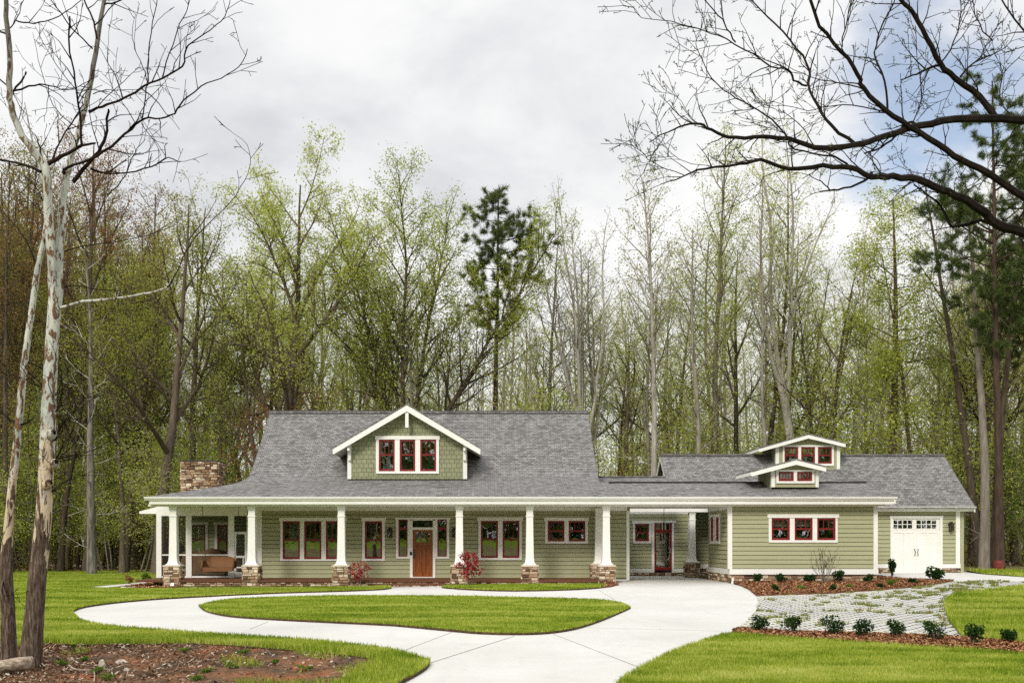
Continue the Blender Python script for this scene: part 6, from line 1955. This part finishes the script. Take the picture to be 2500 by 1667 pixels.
for a, b, w, h, mt, lab in frontrow:
    shrub('bedding_plant', 1780 + a * f5, 1020 + b * f5, w * f5, h * f5, lab, 'low plants at the front of the mulch bed', mt, 260, .04, 'plant', 7)
shrub('evergreen_shrub', 1780 + 1262 * f5, 1020 + 1006 * f5, 118 * f5, 68 * f5, 'broad mounded evergreen in front of the garage door', None, 'box', 800, .05, 'shrub', 16)
shrub('evergreen_shrub', 1780 + 1005 * f5, 1020 + 984 * f5, 40 * f5, 92 * f5, 'narrow upright dark evergreen at the left side of the garage door', None, 'box', 620, .045, 'shrub', 14)
shrub('garden_shrub', 356, 1424, 23, 19, 'round bright green shrub in the small mulch bed left of the porch', None, 'weed', 420, .05, 'shrub', 10)
shrub('garden_shrub', 313, 1428, 24, 20, 'thin pinkish-green shrub behind the path at the far left of the porch', None, 'leaf_red', 110, .05, 'shrub', 7)
shrub('garden_shrub', 386, 1435, 24, 18, 'small light green plant beside the first stone pier', None, 'weed', 130, .05, 'plant', 7)
def tuft(name, px, py, wpx, hpx, label, mat, n=60, cat='plant', group=None):
    x, y = G(px, py); k = y / F; z = ground_z(x, y) + .04
    g = np.random.default_rng(int(px * 7 + py))
    a = g.uniform(0, 6.28, n); lr = g.uniform(.2, 1, n) * wpx * k * .5; hh = g.uniform(.55, 1, n) * hpx * k
    b = np.stack([np.cos(a) * lr * .2, np.sin(a) * lr * .2, np.zeros(n)], 1); tip = np.stack([np.cos(a) * lr, np.sin(a) * lr, hh], 1); mid = (b + tip) / 2 + np.array([0, 0, 1]) * (hh * .15)[:, None]
    w = np.stack([-np.sin(a), np.cos(a), np.zeros(n)], 1) * max(.006, .9 * k)
    v = np.stack([b - w, b + w, mid + w, tip, mid - w], 1).reshape(-1, 3)
    me = np_mesh(name, v, [np.arange(5 * n).reshape(n, 5)], MT[mat], tint=np.repeat(np.clip(g.normal(.55, .25, n), 0, 1), 5))
    o = link(name, me); o.location = (x, y, z); tag(o, label, cat, group); return o
tuft('grass_tuft', 1780 + 880 * f5, 1020 + 1022 * f5, 16, 9, 'pale grassy tuft left of the spiky one in the mulch bed', 'litter')
tuft('grass_tuft', 1780 + 1040 * f5, 1020 + 1020 * f5, 11, 12, 'spiky light green tuft near the right end of the mulch bed', 'weed')
# bare twiggy bush in the bed
def bush_bare():
    x, y = G(1780 + 592 * f5, 1020 + 1030 * f5)
    pl = Plant(55); prm = dict(TW); prm.update(seg=[.2, .2, .15, .12], max=3, dens=[2.6, 3.4, 4], rat=[.45, .5, .5], wob=[.08, .14, .2, .2], trop=[.03, .05, .05, .05], ang=[24, 30, 35])
    for k in range(15):
        a = k * .7 + pl.r.uniform(-.2, .2); s = pl.r.uniform(.12, .65)
        pl.grow(Vector((.03 * math.cos(a), .03 * math.sin(a), -.05)), Vector((s * math.cos(a), s * math.sin(a), 1)), pl.r.uniform(.95, 1.5), .012, 0, prm)
    e = empty('bare_bush', (x, y, ground_z(x, y) + .04), 'leafless twiggy bush in the mulch bed in front of the wing windows', 'shrub')
    v, q = tubes(pl.lines[0]); link('stem', np_mesh('stem', v, [q], MT['bark_pale']), e)
    v, q = tubes([l for k in pl.lines if k > 0 for l in pl.lines[k]], .005); link('twigs', np_mesh('twigs', v, [q], rb), e)
bush_bare()
# red japanese maples against the porch
def maple(px, py, hpx, wpx, label, seed, n):
    x, y = G(px, py); k = y / F; H = hpx * k
    pl = Plant(seed); prm = dict(seg=[.15, .12, .1, .1], wob=[.1, .2, .25, .2], trop=[.05, .0, -.02, -.02], taper=[.7, .8, .8, .8], leaf_from=1, tips=[0, 5, 5, 3], max=2, dens=[9, 7], t0=[.25, .2], ang=[58, 45], rat=[.42, .5], shape=lambda t: 1.15 - .5 * t, rmin=.004)
    for s in range(2):
        pl.grow(Vector((0, 0, -.05)), Vector((.18 * (1 - 2 * s), .05, 1)), H * .92, .014, 0, prm)
    e = empty('japanese_maple', (x, y, ground_z(x, y) + .04), label, 'tree')
    v, q = tubes(pl.lines[0]); link('trunk', np_mesh('trunk', v, [q], MT['bark_grey']), e)
    v, q = tubes([l for kk in pl.lines if kk > 0 for l in pl.lines[kk]], .005)
    lv, lf, lt = leaf_quads(pl.tips, .042, n, .05, seed, .5)
    link('crown', np_mesh('crown', np.concatenate([v, lv]), [q, lf + len(v)], [MT['bark_grey'], MT['maple']], [0, 1], np.concatenate([np.full(len(v), .5), lt])), e)
maple(879, 1434, 62, 36, 'small red-leaved maple beside the third stone pier, left of the front door', 71, 2)
maple(1149, 1431, 80, 66, 'larger red-leaved maple in front of the stone pier right of the front door', 72, 3)

# ------------------------------------------------------------------ dirt bank: rocks, log, weeds, barrel
def rock(px, py, wpx, hpx, label, seed):
    x, y = G(px, py); k = y / F; r = random.Random(seed); m = MB()
    n = 9; rings = []
    for zz, s in ((-.2, .85), (.1, 1.05), (.5, .95), (.85, .62), (1.0, .25)):
        rings.append([(x + wpx * k * .5 * s * math.cos(i * 6.283 / n) * r.uniform(.8, 1.15), y + wpx * k * .38 * s * math.sin(i * 6.283 / n) * r.uniform(.8, 1.15), ground_z(x, y) + .02 + hpx * k * zz * r.uniform(.9, 1.08)) for i in range(n)])
    m.rings(rings); o = m.build('rock', MT['rock'], None, (x, y, ground_z(x, y))); o.location = (x, y, ground_z(x, y)); tag(o, label, 'rock', 'rocks on the dirt bank')
rock(249, 1634, 19, 22, 'tallest pale angular rock standing on the dirt bank', 1); rock(298, 1621, 34, 9, 'long flat pale rock right of the tall one on the dirt bank', 2); rock(172, 1614, 17, 8, 'flat pale rock near the foot of the white-barked tree', 3); rock(307, 1640, 14, 8, 'small rock below the long flat one on the dirt bank', 4); rock(157, 1642, 6, 10, 'little pointed white rock left of the curved stick', 5)
def logo_log():
    pts = [(-40, 1642), (-5, 1634), (20, 1622), (52, 1612)]
    m = MB(); Yl = 14.2
    pp = [Vector((X(px, Yl), Yl + .1 * i, ground_z(X(px, Yl), Yl) + .13 + .02 * i)) for i, (px, py) in enumerate(pts)]
    r_ = random.Random(2); rings = []
    for i, p in enumerate(pp):
        rings.append([tuple(p + Vector((0.02 * r_.random(), math.cos(a * .6283) * .10 * r_.uniform(.82, 1.1), math.sin(a * .6283) * .10 * r_.uniform(.82, 1.1)))) for a in range(10)])
    m.rings(rings); c = pp[1]
    o = m.build('fallen_log', MT['deadwood'], None, tuple(c), smooth=True); o.location = c
    tag(o, 'weathered split log lying at the foot of the white-barked trees', 'log')
logo_log()
def stick(pts, w, label):
    pp = []
    for px, py in pts:
        x, y = G(px, py); pp.append(Vector((x, y, ground_z(x, y) + .07)))
    m = MB(); m.tube(pp, [w * (1 - .5 * i / len(pp)) for i in range(len(pp))], 6); c = pp[0]
    o = m.build('stick', MT['deadwood'], None, tuple(c), smooth=True); o.location = c; tag(o, label, 'stick')
stick([(168, 1634), (180, 1643), (195, 1646), (225, 1646)], .014, 'pale curved stick on the dirt bank'); stick([(52, 1607), (70, 1610), (90, 1622), (110, 1635)], .012, 'long thin stick beside the split log'); stick([(230, 1650), (231, 1662), (229, 1676)], .012, 'short pale stick pointing to the camera at the bottom of the dirt bank'); stick([(285, 1640), (300, 1634), (318, 1632)], .012, 'short stick behind the small rock on the dirt bank')
stick([(120, 1384), (180, 1386), (240, 1384), (310, 1385)], .16, 'long pale fallen trunk at the edge of the left wood')
wd = [(212, 1618, 34, 16, 'dark leafy weed clump between the tall rock and the trees'), (150, 1630, 40, 18, 'grassy weed clump below the flat rock by the trees'), (240, 1650, 44, 24, 'weed clump under the tall rock'), (452, 1598, 36, 14, 'weed clump at the upper middle of the dirt bank'), (508, 1648, 44, 20, 'leafy weed clump in the middle of the dirt bank'), (568, 1640, 34, 22, 'weed clump right of the middle of the dirt bank'), (671, 1625, 26, 14, 'bright weed clump at the right part of the dirt bank'), (600, 1600, 44, 14, 'weed clump below the lawn edge right of the middle'), (262, 1664, 60, 22, 'weed clump at the bottom left of the dirt bank'), (480, 1666, 44, 18, 'weed clump at the bottom middle of the dirt bank'), (182, 1586, 20, 12, 'small weed clump at the lawn edge near the white-barked tree'), (740, 1640, 60, 16, 'wide weed clump at the right end of the dirt bank')]
for px, py, w, h, lab in wd:
    shrub('weed_clump', px, py, w * .75, h * .7, lab, 'weed clumps on the dirt bank', 'weed', 150, .018, 'weeds', 9)
x, y = X(2438, 51.5), 51.5; z = ground_z(x, y)
m = MB(); m.lathe((x, y, z), [(.24, 0), (.26, .01), (.27, .13), (.28, .14), (.27, .15), (.27, .29), (.28, .30), (.27, .31), (.26, .44), (.265, .45), (.24, .46)], 20)
o = m.build('barrel', MT['barrel'], None, (x, y, z)); o.location = (x, y, z); tag(o, 'dull red barrel at the foot of the thick trunk right of the garage', 'barrel')

# ------------------------------------------------------------------ wood across the drive, which the windows mirror
def mirror_wood():
    brush('distant_wood', 50000, -60, 60, -60, -34, 0, 17, .5, MT['leaf_dark'], 21, 600, (2, 2, 2.2))
    r = random.Random(8); ls = []
    for _ in range(110):
        x, y = r.uniform(-60, 60), r.uniform(-60, -30); H = r.uniform(14, 24); r0 = r.uniform(.1, .26)
        ls.append(([(x, y, -.2), (x + .3, y, H * .5), (x + r.uniform(-1, 1), y, H)], [r0, r0 * .7, .03]))
    v, q = tubes(ls); tag(link('distant_wood', np_mesh('distant_wood', v, [q], MT['bark_dark'])), None, None, None, 'stuff')
mirror_wood()
# ------------------------------------------------------------------ sky, sun, camera
SUN_EL, SUN_AZ = R(36), R(-155)          # behind and left of the camera; azimuth from +Y toward +X
w = bpy.data.worlds.new('World'); scene.world = w
w.use_nodes = True
nt = w.node_tree; nt.nodes.clear()


class WT(NT):
    def __init__(self, t): self.t = t


t = WT(nt)
sky = t.n('ShaderNodeTexSky', sky_type='NISHITA', sun_disc=False, sun_elevation=SUN_EL, sun_rotation=SUN_AZ % (2 * math.pi), air_density=1.0, dust_density=.6, ozone_density=1.0)
bg_sky = t.n('ShaderNodeBackground', {'Color': sky.outputs[0], 'Strength': .15}).outputs[0]
d = t.n('ShaderNodeTexCoord').outputs['Generated']
sp = t.n('ShaderNodeSeparateXYZ', {'Vector': d})
zc = t.math('MAXIMUM', sp.outputs['Z'], .0)
# flatten the dome so that clouds stretch toward the horizon
den = t.math('ADD', zc, .22)
v = t.n('ShaderNodeCombineXYZ', {'X': t.math('DIVIDE', sp.outputs['X'], den), 'Y': t.math('DIVIDE', sp.outputs['Y'], den), 'Z': 0.0}).outputs[0]
n1 = t.noise(t.map(v, (1, 1, 1), (0, 0, .4)), 1.1, 8, .55, .3)
n2 = t.noise(v, 3.2, 7, .6, .2)
f = t.math('ADD', t.math('MULTIPLY', n1, .7), t.math('MULTIPLY', n2, .3))
# greyer overhead, lighter toward the horizon
f = t.math('ADD', f, t.math('MULTIPLY', t.math('SUBTRACT', zc, .22), -.22))
cloud = t.ramp(f, [(.34, (.69, .71, .74)), (.42, (.84, .853, .868)), (.475, (.95, .953, .953)), (.53, (1.0, 1.0, .995))])
top = t.math('ADD', 1.0, t.math('MULTIPLY', t.n('ShaderNodeMapRange', {'Value': zc, 'From Min': .52, 'From Max': .85}).outputs[0], 1.5))
bg_cl = t.n('ShaderNodeBackground', {'Color': cloud, 'Strength': top}).outputs[0]
# the one blue break, upper right
bd = Vector(((2285 - PX0) / F, 1, (PY0 - 225) / F)).normalized()
dot = t.n('ShaderNodeVectorMath', {0: d, 1: tuple(bd)}, operation='DOT_PRODUCT').outputs['Value']
gap = t.math('ADD', t.math('MULTIPLY', t.math('SUBTRACT', dot, .9942), 75.0), t.math('MULTIPLY', t.math('SUBTRACT', t.noise(v, 3.4, 6, .55), .5), 1.9))
gap = t.n('ShaderNodeMapRange', {'Value': gap, 'From Min': -.05, 'From Max': .55}, interpolation_type='SMOOTHSTEP').outputs[0]
gap = t.math('MULTIPLY', gap, .74)
mixs = t.n('ShaderNodeMixShader', {0: gap, 1: bg_cl, 2: bg_sky}).outputs[0]
t.n('ShaderNodeOutputWorld', {'Surface': mixs})

sl = bpy.data.lights.new('sun', 'SUN'); sl.energy = 2.5; sl.angle = R(14); sl.color = (1, .94, .85)
so = bpy.data.objects.new('sun', sl); COL.objects.link(so)
sd = Vector((math.sin(SUN_AZ) * math.cos(SUN_EL), math.cos(SUN_AZ) * math.cos(SUN_EL), math.sin(SUN_EL)))
so.location = sd * 60
so.rotation_euler = (-sd).to_track_quat('-Z', 'Y').to_euler()

cam = bpy.data.cameras.new('camera'); cam.sensor_width = 36; cam.lens = 36 * F / 2500
cam.shift_x = (1250 - PX0) / 2500; cam.shift_y = (PY0 - 833.5) / 2500
cam.clip_start = .1; cam.clip_end = 3000
co = bpy.data.objects.new('camera', cam); COL.objects.link(co)
co.location = (0, 0, ZC); co.rotation_euler = (R(90), 0, 0)
scene.camera = co
scene.view_settings.view_transform = 'Standard'; scene.view_settings.look = 'None'
scene.view_settings.exposure = 0; scene.view_settings.gamma = 1
scene.render.engine = 'CYCLES'
c = scene.cycles
c.max_bounces = 8; c.diffuse_bounces = 5; c.glossy_bounces = 3; c.transmission_bounces = 4; c.transparent_max_bounces = 12
c.sample_clamp_indirect = 3
c.use_denoising = False
c.denoiser = 'OPENIMAGEDENOISE'
c.denoising_input_passes = 'RGB_ALBEDO_NORMAL'
c.denoising_prefilter = 'ACCURATE'
